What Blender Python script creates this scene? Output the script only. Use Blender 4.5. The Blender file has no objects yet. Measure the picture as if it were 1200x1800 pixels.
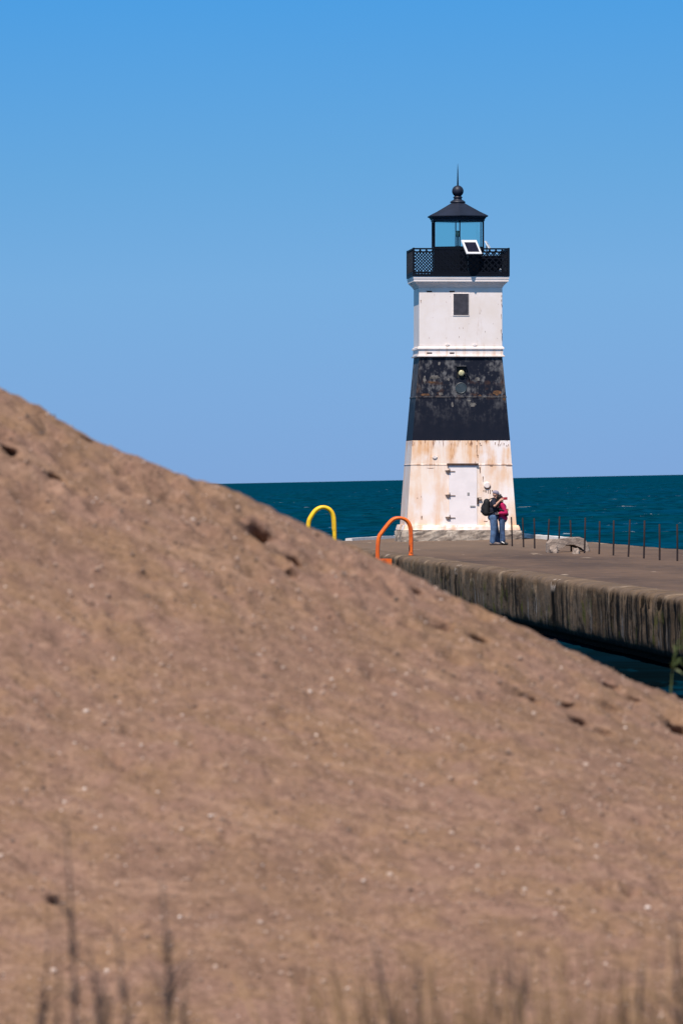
import bpy, bmesh, math, random
from mathutils import Vector, Matrix, noise
random.seed(7)
R = math.radians
scene = bpy.context.scene
col = scene.collection

# ------------------------------------------------------------------ camera
F = 12700.0                       # focal length in photo pixels (photo 1200 x 1800)
PITCH = 54.3 / F
ROLL = R(1.118)
CAM = Vector((0, 0, 2.0))
fwd = Vector((0, math.cos(PITCH), -math.sin(PITCH)))
r0 = Vector((1, 0, 0)); u0 = Vector((0, math.sin(PITCH), math.cos(PITCH)))
rgt = math.cos(ROLL) * r0 - math.sin(ROLL) * u0
upv = math.sin(ROLL) * r0 + math.cos(ROLL) * u0
def ray(px, py):
    return fwd + rgt * ((px - 600) / F) - upv * ((py - 900) / F)
def at(px, py, d):
    v = ray(px, py); return CAM + v * (d / v.y)
def on_deck(px, py, z=0.0):
    v = ray(px, py); return CAM + v * ((z - CAM.z) / v.z)
cd = bpy.data.cameras.new('camera'); cam = bpy.data.objects.new('camera', cd); col.objects.link(cam)
m = Matrix((rgt, upv, -fwd)).transposed().to_4x4(); m.translation = CAM
cam.matrix_world = m
cd.sensor_fit = 'VERTICAL'; cd.sensor_height = 36; cd.sensor_width = 24
cd.lens = F / 1800 * 36
cd.clip_start = 0.5; cd.clip_end = 120000
cd.dof.use_dof = True; cd.dof.focus_distance = 225; cd.dof.aperture_fstop = 9.4
cd.dof.aperture_blades = 0
scene.camera = cam

# ------------------------------------------------------------------ helpers
def tag(o, label=None, cat=None, group=None, kind=None):
    if label: o['label'] = label
    if cat: o['category'] = cat
    if group: o['group'] = group
    if kind: o['kind'] = kind
    return o
def empty(name, loc=(0, 0, 0), rz=0.0):
    o = bpy.data.objects.new(name, None); col.objects.link(o)
    o.location = loc; o.rotation_euler = (0, 0, rz); o.empty_display_size = .2
    return o
class MB:
    def __init__(s): s.v = []; s.f = []; s.sm = []
    def add(s, vs, fs, smooth=False):
        b = len(s.v); s.v += [tuple(v) for v in vs]
        for f in fs: s.f.append([i + b for i in f]); s.sm.append(smooth)
    def box(s, x0, x1, y0, y1, z0, z1, M=None):
        vs = [Vector((x, y, z)) for z in (z0, z1) for y in (y0, y1) for x in (x0, x1)]
        if M: vs = [M @ v for v in vs]
        s.add(vs, [(0, 2, 3, 1), (4, 5, 7, 6), (0, 1, 5, 4), (2, 6, 7, 3), (0, 4, 6, 2), (1, 3, 7, 5)])
    def loft(s, rings, smooth=False, cap=True):
        n = len(rings[0]); vs = [v for r in rings for v in r]; fs = []
        for k in range(len(rings) - 1):
            for i in range(n):
                j = (i + 1) % n
                fs.append((k * n + i, k * n + j, (k + 1) * n + j, (k + 1) * n + i))
        s.add(vs, fs, smooth)
        if cap:
            b = len(s.v) - len(vs)
            s.f.append([b + i for i in reversed(range(n))]); s.sm.append(False)
            s.f.append([b + (len(rings) - 1) * n + i for i in range(n)]); s.sm.append(False)
    def prof(s, pts, n=24, rot=0.0, c=(0, 0), smooth=True, cap=True):   # revolve (r,z)
        s.loft([[Vector((c[0] + r * math.cos(rot + 2 * math.pi * i / n), c[1] + r * math.sin(rot + 2 * math.pi * i / n), z)) for i in range(n)] for r, z in pts], smooth, cap)
    def sq(s, pts):                                              # square rings (half width, z)
        s.loft([[Vector((-h, -h, z)), Vector((h, -h, z)), Vector((h, h, z)), Vector((-h, h, z))] for h, z in pts])
    def tube(s, pts, r, n=10, closed=False):
        pts = [Vector(p) for p in pts]; rings = []; prev = None
        for i, p in enumerate(pts):
            t = (pts[min(i + 1, len(pts) - 1)] - pts[max(i - 1, 0)]).normalized()
            a = prev if prev else (Vector((0, 0, 1)) if abs(t.z) < .9 else Vector((1, 0, 0)))
            x = (a - t * a.dot(t)).normalized(); y = t.cross(x); prev = x
            rr = r[i] if isinstance(r, (list, tuple)) else r
            rings.append([p + (x * math.cos(2 * math.pi * k / n) + y * math.sin(2 * math.pi * k / n)) * rr for k in range(n)])
        s.loft(rings, True)
    def build(s, name, mat, parent=None, bevel=0.0):
        me = bpy.data.meshes.new(name); me.from_pydata(s.v, [], s.f)
        me.polygons.foreach_set('use_smooth', s.sm)
        bm = bmesh.new(); bm.from_mesh(me); bmesh.ops.recalc_face_normals(bm, faces=bm.faces); bm.to_mesh(me); bm.free()
        me.materials.append(mat); me.update()
        o = bpy.data.objects.new(name, me); col.objects.link(o)
        if parent: o.parent = parent
        if bevel:
            b = o.modifiers.new('bevel', 'BEVEL'); b.width = bevel; b.segments = 2; b.limit_method = 'ANGLE'
        return o
def copy_tree(o, parent=None):
    c = o.copy(); col.objects.link(c); c.parent = parent
    for ch in list(o.children): copy_tree(ch, c)
    return c

# node helper
class NT:
    def __init__(s, name):
        s.mat = bpy.data.materials.new(name); s.mat.use_nodes = True
        s.t = s.mat.node_tree; s.b = s.t.nodes['Principled BSDF']; s.out = s.t.nodes['Material Output']
        s._tc = None
    def n(s, ty, **kw):
        nd = s.t.nodes.new(ty)
        for k, v in kw.items(): setattr(nd, k, v)
        return nd
    def l(s, a, b): s.t.links.new(a, b)
    def put(s, sock, v):
        if isinstance(v, bpy.types.NodeSocket): s.l(v, sock)
        elif isinstance(v, (tuple, list)) and len(v) == 3 and sock.type == 'RGBA': sock.default_value = (*v, 1)
        else: sock.default_value = v
    def coord(s):
        if not s._tc: s._tc = s.n('ShaderNodeTexCoord').outputs['Object']
        return s._tc
    def xyz(s): return s.n2('ShaderNodeSeparateXYZ', s.coord())
    def n2(s, ty, a):
        nd = s.n(ty); s.l(a, nd.inputs[0]); return nd.outputs
    def noise(s, scale=(1, 1, 1), detail=4, rough=.55, off=(0, 0, 0), ntype=None):
        mp = s.n('ShaderNodeMapping'); mp.inputs['Scale'].default_value = scale; mp.inputs['Location'].default_value = off
        s.l(s.coord(), mp.inputs['Vector'])
        nz = s.n('ShaderNodeTexNoise'); nz.inputs['Scale'].default_value = 1; nz.inputs['Detail'].default_value = detail
        nz.inputs['Roughness'].default_value = rough; s.l(mp.outputs[0], nz.inputs['Vector'])
        return nz.outputs['Fac']
    def mr(s, v, a, b, c=0.0, d=1.0, smooth=True):
        nd = s.n('ShaderNodeMapRange'); nd.interpolation_type = 'SMOOTHSTEP' if smooth else 'LINEAR'
        s.put(nd.inputs['Value'], v)
        for k, x in zip(('From Min', 'From Max', 'To Min', 'To Max'), (a, b, c, d)): nd.inputs[k].default_value = x
        return nd.outputs[0]
    def math(s, op, a, b=0.0):
        nd = s.n('ShaderNodeMath', operation=op); s.put(nd.inputs[0], a); s.put(nd.inputs[1], b); return nd.outputs[0]
    def mul(s, *a):
        r = a[0]
        for x in a[1:]: r = s.math('MULTIPLY', r, x)
        return r
    def mix(s, f, a, b):
        nd = s.n('ShaderNodeMix', data_type='RGBA'); s.put(nd.inputs[0], f); s.put(nd.inputs[6], a); s.put(nd.inputs[7], b)
        return nd.outputs[2]
    def bump(s, h, strength=.5, dist=.02):
        nd = s.n('ShaderNodeBump'); nd.inputs['Strength'].default_value = strength; nd.inputs['Distance'].default_value = dist
        s.l(h, nd.inputs['Height']); s.l(nd.outputs[0], s.b.inputs['Normal'])
    def done(s, colr, rough=.6, metal=0.0, spec=.5):
        s.put(s.b.inputs['Base Color'], colr); s.put(s.b.inputs['Roughness'], rough)
        s.b.inputs['Metallic'].default_value = metal; s.b.inputs['Specular IOR Level'].default_value = spec
        return s.mat
def simple(name, c, rough=.6, metal=0.0, spec=.5, var=.25, scale=3.0, bs=.15, bd=.01):
    t = NT(name)
    n = t.noise((scale,) * 3, 5)
    c2 = tuple(x * (1 - var) for x in c)
    t.bump(n, bs, bd)
    return t.done(t.mix(t.mr(n, .35, .65), c, c2), rough, metal, spec)

# ------------------------------------------------------------------ light
SUN_EL = R(60); SUN_AZ = R(180 + 20.6)          # azimuth clockwise from +Y
sv = Vector((math.sin(SUN_AZ) * math.cos(SUN_EL), math.cos(SUN_AZ) * math.cos(SUN_EL), math.sin(SUN_EL)))
sl = bpy.data.lights.new('sun', 'SUN'); sl.energy = 4.5; sl.angle = R(.5); sl.color = (1, .89, .80)
so = bpy.data.objects.new('sun', sl); col.objects.link(so); so.rotation_euler = sv.to_track_quat('Z', 'Y').to_euler()
so.location = (0, 0, 60)
w = bpy.data.worlds.new('World'); scene.world = w; w.use_nodes = True
wt = w.node_tree; bg = wt.nodes['Background']
sky = wt.nodes.new('ShaderNodeTexSky'); sky.sky_type = 'NISHITA'; sky.sun_disc = False
sky.sun_elevation = SUN_EL; sky.sun_rotation = SUN_AZ
sky.air_density = 1.0; sky.dust_density = .1; sky.ozone_density = 1.0
tc = wt.nodes.new('ShaderNodeTexCoord'); sp = wt.nodes.new('ShaderNodeSeparateXYZ')
wt.links.new(tc.outputs['Generated'], sp.inputs[0])
# clear, strongly filtered air: the pale band at the horizon is squeezed low
mr1 = wt.nodes.new('ShaderNodeMapRange'); mr1.interpolation_type = 'LINEAR'
for k, x in zip(('From Min', 'From Max', 'To Min', 'To Max'), (-.002, .07, .30, .42)): mr1.inputs[k].default_value = x
wt.links.new(sp.outputs[2], mr1.inputs['Value'])
mx = wt.nodes.new('ShaderNodeMath'); mx.operation = 'MAXIMUM'
wt.links.new(mr1.outputs[0], mx.inputs[0]); wt.links.new(sp.outputs[2], mx.inputs[1])
cb = wt.nodes.new('ShaderNodeCombineXYZ')
wt.links.new(sp.outputs[0], cb.inputs[0]); wt.links.new(sp.outputs[1], cb.inputs[1]); wt.links.new(mx.outputs[0], cb.inputs[2])
nm = wt.nodes.new('ShaderNodeVectorMath'); nm.operation = 'NORMALIZE'
wt.links.new(cb.outputs[0], nm.inputs[0]); wt.links.new(nm.outputs[0], sky.inputs['Vector'])
hs = wt.nodes.new('ShaderNodeHueSaturation'); hs.inputs['Hue'].default_value = .49; hs.inputs['Saturation'].default_value = 1.12
wt.links.new(sky.outputs[0], hs.inputs['Color'])
cr = wt.nodes.new('ShaderNodeValToRGB'); el = cr.color_ramp.elements
el[0].position = 0; el[0].color = (.78, .725, .81, 1); el[1].position = .36; el[1].color = (.62, .58, .56, 1)
for p_, c_ in ((.0112, (.795, .796, .87)), (.027, (.775, .883, .94)), (.0427, (.61, .87, .97)), (.07, (.35, .83, 1.09)), (.14, (.38, .62, .78))):
    q_ = el.new(p_); q_.color = (*c_, 1)
wt.links.new(sp.outputs[2], cr.inputs[0])
ml = wt.nodes.new('ShaderNodeMix'); ml.data_type = 'RGBA'; ml.blend_type = 'MULTIPLY'; ml.inputs[0].default_value = 1
wt.links.new(hs.outputs[0], ml.inputs[6]); wt.links.new(cr.outputs[0], ml.inputs[7])
wt.links.new(ml.outputs[2], bg.inputs['Color']); bg.inputs['Strength'].default_value = .14
vs = scene.view_settings; vs.view_transform = 'Standard'; vs.look = 'None'; vs.exposure = .38; vs.gamma = 1; vs.use_curve_mapping = False
scene.cycles.max_bounces = 8
scene.cycles.transparent_max_bounces = 12

# ------------------------------------------------------------------ materials
def mat_white(name, lower):
    t = NT(name); z = t.xyz()[2]; x = t.xyz()[0]
    streak = t.noise((5, 5, .5), 5, .6); blot = t.noise((1.1, 1.1, .9), 4, .6, (3, 1, 7)); fine = t.noise((22, 22, 5), 4, .6)
    base = t.mix(t.mr(blot, .35, .7), (.86, .79, .765), (.80, .71, .65))
    if lower:
        top = t.mr(z, 1.7, 3.1); bot = t.mr(z, 1.0, .35)
        m1 = t.mul(t.mr(t.math('ADD', t.math('MULTIPLY', streak, .6), t.math('MULTIPLY', blot, .6)), .5, .75), t.math('ADD', .62, t.math('ADD', t.mul(top, .5), t.mul(bot, .35))))
        base = t.mix(t.mul(t.mr(t.noise((.9, .9, .7), 4, .6, (11, 2, 3)), .38, .60), .55), base, (.86, .68, .52))
        c = t.mix(m1, base, (.76, .46, .26))
        m2 = t.mul(t.mr(streak, .55, .72), t.mr(fine, .42, .6), t.mr(z, 2.2, 3.05))
        c = t.mix(t.mul(m2, .75), c, (.36, .15, .06))
        # seam rust
        seam = t.mul(t.mr(t.math('ABSOLUTE', t.math('SUBTRACT', z, 2.46)), .05, .005), t.mr(streak, .42, .6))
        c = t.mix(t.mul(seam, .7), c, (.25, .11, .06))
        drip = t.mul(t.mr(z, 2.95, 3.18), t.mr(t.noise((9, 9, 1.5), 3, .6, (0, 4, 0)), .56, .62))
        c = t.mix(t.mul(drip, .85), c, (.2, .07, .03))
    else:
        m1 = t.mul(t.mr(streak, .56, .74), t.mr(fine, .4, .65))
        c = t.mix(t.mul(m1, .3), base, (.5, .33, .22))
        m3 = t.mul(t.mr(z, 6.5, 6.0), t.mr(streak, .5, .66))
        c = t.mix(t.mul(m3, .55), c, (.6, .36, .2))
    t.bump(t.math('ADD', fine, blot), .12, .01)
    return t.done(c, .5)
WHITE_LO = mat_white('rusty white paint', True)
WHITE_UP = mat_white('white paint', False)
def mat_blackband():
    t = NT('worn black paint'); xyz = t.xyz(); z = xyz[2]
    a = t.noise((3.2, 3.2, 2.4), 6, .62, (2, 5, 1)); b = t.noise((8, 8, 8), 5, .65, (7, 1, 3)); s = t.noise((14, 14, 2.6), 4, .6)
    base = t.mix(t.mr(a, .3, .7), (.003, .006, .016), (.007, .009, .019))
    up = t.math('ADD', t.mul(t.mr(z, 4.2, 4.9), t.mr(z, 6.0, 5.6, .75, 1.0)), t.mul(t.mr(z, 3.5, 4.3), .35))
    up = t.math('MULTIPLY', up, 1.0)
    wear = t.mul(t.mr(t.math('ADD', t.mul(a, .55), t.math('ADD', t.mul(b, .3), t.mul(s, .25))), .53, .68), up)
    c = t.mix(t.mul(wear, .72), base, (.135, .135, .14))
    band = t.math('MAXIMUM', t.mr(t.math('ABSOLUTE', t.math('SUBTRACT', z, 4.78)), .26, .03), t.mr(t.math('ABSOLUTE', t.math('SUBTRACT', z, 5.12)), .12, .02, 0, .6))
    r = t.mul(band, t.mr(t.noise((2.6, 2.6, 4), 5, .65, (1.3, 0, 2)), .52, .64))
    c = t.mix(t.mul(r, .35), c, (.17, .08, .035))
    seam = t.mul(t.mr(t.math('ABSOLUTE', t.math('SUBTRACT', z, 4.66)), .035, .006), t.mr(b, .4, .55))
    c = t.mix(t.mul(seam, .35), c, (.18, .165, .155))
    edge = t.mul(t.mr(t.math('ABSOLUTE', t.math('ABSOLUTE', xyz[0])), 1.22, 1.42), t.mr(z, 4.4, 5.3), t.mr(s, .4, .6))
    c = t.mix(t.mul(edge, .4), c, (.2, .17, .15))
    t.bump(b, .15, .01)
    return t.done(c, .6, spec=.18)
BLACKBAND = mat_blackband()
IRON = simple('black ironwork paint', (.003, .005, .011), .55, var=.3, scale=4, spec=.15)
ROOFM = simple('navy black roof paint', (.015, .020, .038), .5, var=.3, scale=2, spec=.35)
COVER = simple('grey violet steel plate', (.055, .05, .062), .5, var=.35, scale=6)
DISC = simple('weathered grey plate', (.030, .048, .062), .5, var=.3, scale=8)
RUST = simple('brown rust', (.085, .04, .025), .85, var=.5, scale=12)
POSTM = simple('dark rusty iron', (.022, .012, .013), .85, var=.5, scale=9)
HINGE = simple('flaking hinge paint', (.34, .26, .22), .7, var=.5, scale=14)
DOORW = simple('white door paint', (.82, .755, .75), .45, var=.07, scale=2.5)
STEELW = simple('white enamel', (.8, .8, .8), .4, var=.05)
CELL = simple('solar cell', (.018, .016, .03), .15, var=.3, scale=14)
def mat_paint(name, c, c2):
    t = NT(name); a = t.noise((5, 5, 3), 5, .65); b = t.noise((17, 17, 9), 5, .7, (3, 1, 4)); z = t.xyz()[2]
    k = t.mix(t.mr(a, .35, .65), c, c2); k = t.mix(t.mul(t.mr(b, .56, .64), t.mr(z, .75, .0, .25, 1.0)), k, (.10, .04, .02))
    t.bump(b, .2, .005); return t.done(k, .5)
ORANGE = mat_paint('orange paint', (.84, .16, .008), (.66, .10, .01))
YELLOW = mat_paint('yellow paint', (.90, .58, .012), (.80, .47, .012))
POLE = simple('grey galvanised pole', (.28, .27, .26), .5)
LENS = simple('yellowish lens', (.55, .52, .3), .2, var=.3, scale=20)
def mat_glass():
    t = NT('tinted lantern glass'); t.t.nodes.remove(t.b)
    tr = t.n('ShaderNodeBsdfTransparent'); tr.inputs[0].default_value = (.72, .90, .885, 1)
    gl = t.n('ShaderNodeBsdfGlossy'); gl.inputs['Roughness'].default_value = .03; gl.inputs[0].default_value = (.8, .9, .95, 1)
    fr = t.n('ShaderNodeFresnel'); fr.inputs[0].default_value = 1.5
    mx = t.n('ShaderNodeMixShader'); t.l(fr.outputs[0], mx.inputs[0]); t.l(tr.outputs[0], mx.inputs[1]); t.l(gl.outputs[0], mx.inputs[2])
    t.l(mx.outputs[0], t.out.inputs[0]); return t.mat
GLASS = mat_glass()
def mat_plinth():
    t = NT('weathered plinth stone'); a = t.noise((2.2, 2.2, 3), 6, .65); b = t.noise((9, 9, 9), 5, .6, (4, 4, 0))
    c = t.mix(t.mr(a, .35, .66), (.20, .16, .13), (.42, .36, .30)); c = t.mix(t.mul(t.mr(b, .55, .7), .6), c, (.10, .08, .065))
    t.bump(b, .6, .03); return t.done(c, .9, spec=.2)
PLINTH = mat_plinth()
def mat_deck():
    t = NT('worn deck concrete'); a = t.noise((.5, .05, 1), 5, .6); b = t.noise((1.3, .55, 1), 6, .65, (3, 9, 0)); f = t.noise((7, 4, 7), 5, .65)
    c = t.mix(t.mr(a, .35, .65), (0.120, 0.077, 0.053), (0.068, 0.046, 0.036))
    c = t.mix(t.mul(t.mr(b, .5, .72), .55), c, (0.184, 0.121, 0.081))
    c = t.mix(t.mul(t.mr(b, .42, .28), .6), c, (0.052, 0.037, 0.029))
    y = t.xyz()[1]
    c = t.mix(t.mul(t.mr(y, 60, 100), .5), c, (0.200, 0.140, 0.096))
    c = t.mix(t.mul(t.mr(t.noise((1.0, .16, 1), 4, .6, (17, 3, 0)), .66, .70), .8), c, (0.336, 0.265, 0.192))
    t.bump(t.math('ADD', f, b), .5, .03); return t.done(c, .9, spec=.2)
DECK = mat_deck()
def mat_wall():
    t = NT('stained sea wall concrete'); xyz = t.xyz(); z = xyz[2]; y = xyz[1]
    a = t.noise((.6, .35, .9), 6, .65); f = t.noise((5, 3, 5), 5, .65)
    c = t.mix(t.mr(a, .35, .66), (.100, .066, .040), (.200, .138, .090))
    c = t.mix(t.mul(t.mr(z, -.14, -.03), t.mr(t.noise((2, 1.1, 3), 5, .7, (3, 8, 1)), .36, .60, .15, 1)), c, (.125, .092, .070))
    c = t.mix(t.mul(t.mr(t.noise((2.2, 1.6, 2), 5, .7, (9, 2, 5)), .54, .64), t.mr(z, -.2, -.05), .7), c, (.045, .032, .022))
    cluster = t.mr(t.math('ADD', t.noise((0, .075, 0), 2, .5, (0, 2.1, 0)), t.mul(t.mr(y, 30, -8), .30)),   .50, .66)
    st = t.noise((.2, 1.7, .14), 6, .72, (0, 5, 0))
    wide = t.mul(t.mr(t.noise((.15, .42, .12), 4, .65, (0, 63, 0)), .58, .66), t.mr(z, -.06, -.3))
    pale = t.mul(t.mr(t.noise((.6, .5, 1.3), 5, .7, (0, 91, 3)), .56, .66), t.mr(z, -.80, -.6))
    c = t.mix(t.mul(pale, .6), c, (.30, .225, .155))
    c = t.mix(t.mul(wide, .85), c, (.018, .013, .009))
    dark = t.mul(t.mr(st, .475, .535), t.math('ADD', .10, t.mul(cluster, .88)), t.mr(z, -.04, -.16), t.mr(t.noise((.2, 1.1, 2.2), 3, .6), .25, .5, .45, 1.0))
    blot = t.mul(t.mr(t.noise((.6, .55, 1.6), 5, .7, (0, 55, 3)), .52, .64), t.mr(z, -.1, -.35))
    c = t.mix(t.mul(blot, .85), c, (.022, .015, .009))
    c = t.mix(dark, c, (.007, .006, .005))
    lime = t.mul(t.mr(t.noise((.2, 2.6, .5), 4, .6, (0, 11, 0)), .56, .66), t.mr(z, -.35, -.62), t.mr(z, -.98, -.86), t.mr(t.noise((0, .09, 0), 2, .5, (0, 2.1, 0)), .44, .56))
    c = t.mix(t.mul(lime, .7), c, (.34, .30, .27))
    jn = t.math('ABSOLUTE', t.math('SUBTRACT', t.math('MODULO', t.math('ADD', y, 270.0 - JY), 27.0), 13.5))
    c = t.mix(t.mul(t.mr(jn, 12.85, 13.2), t.mr(f, .42, .55), t.mr(z, -.40, -.20), t.mr(z, -.01, -.03)), c, (.36, .30, .25))
    c = t.mix(t.mul(t.mr(jn, 12.9, 13.15), t.mr(z, -.16, -.30)), c, (.008, .007, .006))
    moss = t.mul(t.mr(t.noise((.5, .9, 1.3), 4, .6, (0, 31, 2)), .56, .66), t.mr(z, -.2, -.5))
    c = t.mix(t.mul(moss, .8), c, (.10, .095, .02))
    c = t.mix(t.mr(t.math('ADD', z, t.mul(t.noise((.3, .7, .4), 4, .65, (1, 77, 0)), .5)), -.60, -.74), c, (.012, .013, .010))
    t.bump(t.math('ADD', f, a), .6, .04); return t.done(c, .9, spec=.04)

CURB = simple('white concrete curb', (.70, .69, .68), .7, var=.15, scale=3)
def mat_chunk():
    t = NT('pale broken concrete'); a = t.noise((4, 4, 4), 6, .65); b = t.noise((20, 20, 20), 5, .7)
    c = t.mix(t.mr(a, .38, .62), (.22, .17, .14), (.36, .29, .24)); c = t.mix(t.mul(t.mr(b, .55, .68), .5), c, (.16, .12, .10))
    t.bump(b, .7, .03); return t.done(c, .9, spec=.2)
CHUNK = mat_chunk()
def mat_sand():
    t = NT('dune sand')
    a = t.noise((1.3, 1.0, 1.3), 5, .6); h = t.noise((2.6, 3.4, 1.0), 4, .6, (5, 9, 1)); b = t.noise((7, 8, 5), 6, .7, (3, 3, 3)); m = t.noise((15, 17, 10), 4, .65, (1, 6, 2)); f = t.noise((32, 34, 24), 5, .75); g = t.noise((.8, 6.5, .2), 5, .7, (8, 1, 2))
    c = t.mix(t.mr(h, .38, .62), (0.246, 0.151, 0.092), (0.246, 0.149, 0.110))                    # olive and pinkish grains
    c = t.mix(t.mul(t.mr(a, .45, .70), .5), c, (0.186, 0.114, 0.080))
    c = t.mix(t.mul(t.mr(g, .53, .68), .5), c, (0.159, 0.097, 0.069)); c = t.mix(t.mul(t.mr(g, .46, .33), .6), c, (0.319, 0.203, 0.141))
    c = t.mix(t.mul(t.mr(b, .50, .64), .45), c, (0.142, 0.087, 0.060)); c = t.mix(t.mul(t.mr(b, .48, .34), .4), c, (0.327, 0.207, 0.142))
    c = t.mix(t.mul(t.mr(m, .53, .66), .38), c, (0.116, 0.070, 0.051)); c = t.mix(t.mul(t.mr(m, .45, .34), .42), c, (0.353, 0.229, 0.164))
    c = t.mix(t.mul(t.mr(f, .55, .64), .7), c, (0.082, 0.050, 0.038)); c = t.mix(t.mul(t.mr(f, .42, .33), .62), c, (0.430, 0.294, 0.216))
    t.bump(t.math('ADD', t.math('ADD', f, m), t.mul(b, 1.8)), .7, .025); return t.done(c, .95, spec=.1)
SAND = mat_sand()
def mat_water():
    t = NT('lake water')
    n1 = t.noise((2.2, 3.2, 2.2), 5, .6); n3 = t.noise((.012, .02, 1), 4, .6, (1, 8, 0)); n4 = t.noise((.3, .12, .6), 4, .6, (9, 2, 0))
    n2_ = t.noise((.55, .30, 2.5), 4, .6, (6, 1, 0))
    c = t.mix(t.mr(n3, .35, .65), (.0003, .038, .082), (.0003, .036, .056))
    c = t.mix(t.mul(t.mr(n4, .5, .66), .5), c, (.0008, .058, .118))
    c = t.mix(t.mul(t.mr(n2_, .55, .38), .75), c, (.0002, .017, .030))
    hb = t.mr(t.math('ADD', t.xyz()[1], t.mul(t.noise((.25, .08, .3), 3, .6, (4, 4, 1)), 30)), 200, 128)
    c = t.mix(t.mul(hb, .93, t.mr(t.noise((.9, .12, .5), 3, .6, (2, 7, 1)), .66, .56, .55, 1.0)), c, (.0012, .002, .0025))  # channel water coloured near black in place of the pier wall's reflection
    crest = t.mul(t.mr(t.xyz()[2], .10, .19), t.mr(t.noise((.6, .35, 1), 4, .65, (2, 40, 0)), .60, .66))
    c = t.mix(t.mul(crest, .5), c, (.55, .62, .64))
    t.bump(n1, .6, .12)
    return t.done(c, .18, spec=.0)
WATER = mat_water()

# ------------------------------------------------------------------ water
def lin(a, b, n): return [a + (b - a) * i / n for i in range(n + 1)]
def wave(x, y):
    amp = .012 + .13 * max(0, min(1, (y - 150) / 90))
    if y > 6000: return 0
    v = noise.noise(Vector((x * .22 + 3, y * .42, 1.3))) + .55 * noise.noise(Vector((x * .55, y * .9, 5.1))) + .28 * noise.noise(Vector((x * 1.3, y * 1.9, 9.7))) + .5 * noise.noise(Vector((x * .05, y * .11, 2.2)))
    v = v + .35 * abs(v) * v
    return amp * v * (1 if y < 2500 else (6000 - y) / 3500)
ws = MB(); ys = [-400, -100, 0, 20, 40]; y = 55.0
while y < 6000: ys.append(y); y += max(.55, y * .0021)
ys += [8000, 12000, 20000, 35000, 60000, 95000]
ang = [-2.5, -1.2, -.7, -.45, -.3, -.22, -.17] + lin(-.14, .14, 170) + [.17, .22, .3, .45, .7, 1.2, 2.5]
vsx = []
for y in ys:
    q = max(abs(y), 60)
    for k in ang:
        x = k * (q if q > 200 else 200 + (q - 200) * .5 if abs(k) > .15 else q)
        vsx.append((x, y, wave(x, y) if abs(k) < .2 else 0))
n = len(ang)
ws.add(vsx, [(j * n + i, j * n + i + 1, (j + 1) * n + i + 1, (j + 1) * n + i) for j in range(len(ys) - 1) for i in range(n - 1)], True)
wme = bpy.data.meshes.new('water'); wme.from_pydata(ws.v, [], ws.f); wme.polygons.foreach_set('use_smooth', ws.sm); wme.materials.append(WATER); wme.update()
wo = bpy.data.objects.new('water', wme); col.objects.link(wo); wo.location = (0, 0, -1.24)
tag(wo, 'dark teal lake with small chop reaching the horizon', 'lake', kind='structure')

# ------------------------------------------------------------------ pier
E0 = on_deck(1200, 1050); E1 = on_deck(655, 970.5)
P = (E1 - E0); P.z = 0; P.normalize(); Rv = Vector((P.y, -P.x, 0)); YAW = math.atan2(-P.x, P.y)
print('pier', E0, E1, 'yaw', math.degrees(YAW))
def loc(p):
    d = Vector(p) - E0; return Vector((d.dot(Rv), d.dot(P), 0))
pier = empty('pier', (E0.x, E0.y, 0), YAW)
tag(pier, 'long weathered concrete pier with dark stained side wall carrying the lighthouse', 'pier')
Wd = (loc(on_deck(1200, 966)).x + loc(on_deck(1080, 957)).x) / 2
print('pier width', Wd)
endpts = [(0, loc(on_deck(560, 953)).y), tuple(loc(on_deck(615, 950.5))[:2]), tuple(loc(on_deck(690, 946))[:2]), (Wd, loc(on_deck(690, 946)).y + 4)]
print(endpts)
def yend(x):
    for (xa, ya), (xb, yb) in zip(endpts, endpts[1:]):
        if x <= xb or xb == Wd: return ya + (yb - ya) * max(0, min(1, (x - xa) / (xb - xa)))
def nz(x, y, z, s, sd=0.0): return noise.noise(Vector((x * s + sd, y * s + sd * 1.7, z * s)))
Y0 = -78
# deck
xs = [.5] + lin(.8, Wd, 22); ny = 420
d = MB(); vv = []
for j in range(ny + 1):
    for x in xs:
        y = Y0 + (yend(x) - Y0) * j / ny
        k = 0 if x == .5 else 1
        vv.append((x, y, k * (.02 * nz(x, y * .5, 0, .6) + .012 * nz(x, y, 0, 2.1, 4))))
n = len(xs)
d.add(vv, [(j * n + i, j * n + i + 1, (j + 1) * n + i + 1, (j + 1) * n + i) for j in range(ny) for i in range(n - 1)], True)
d.build('deck', DECK, pier)
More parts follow.
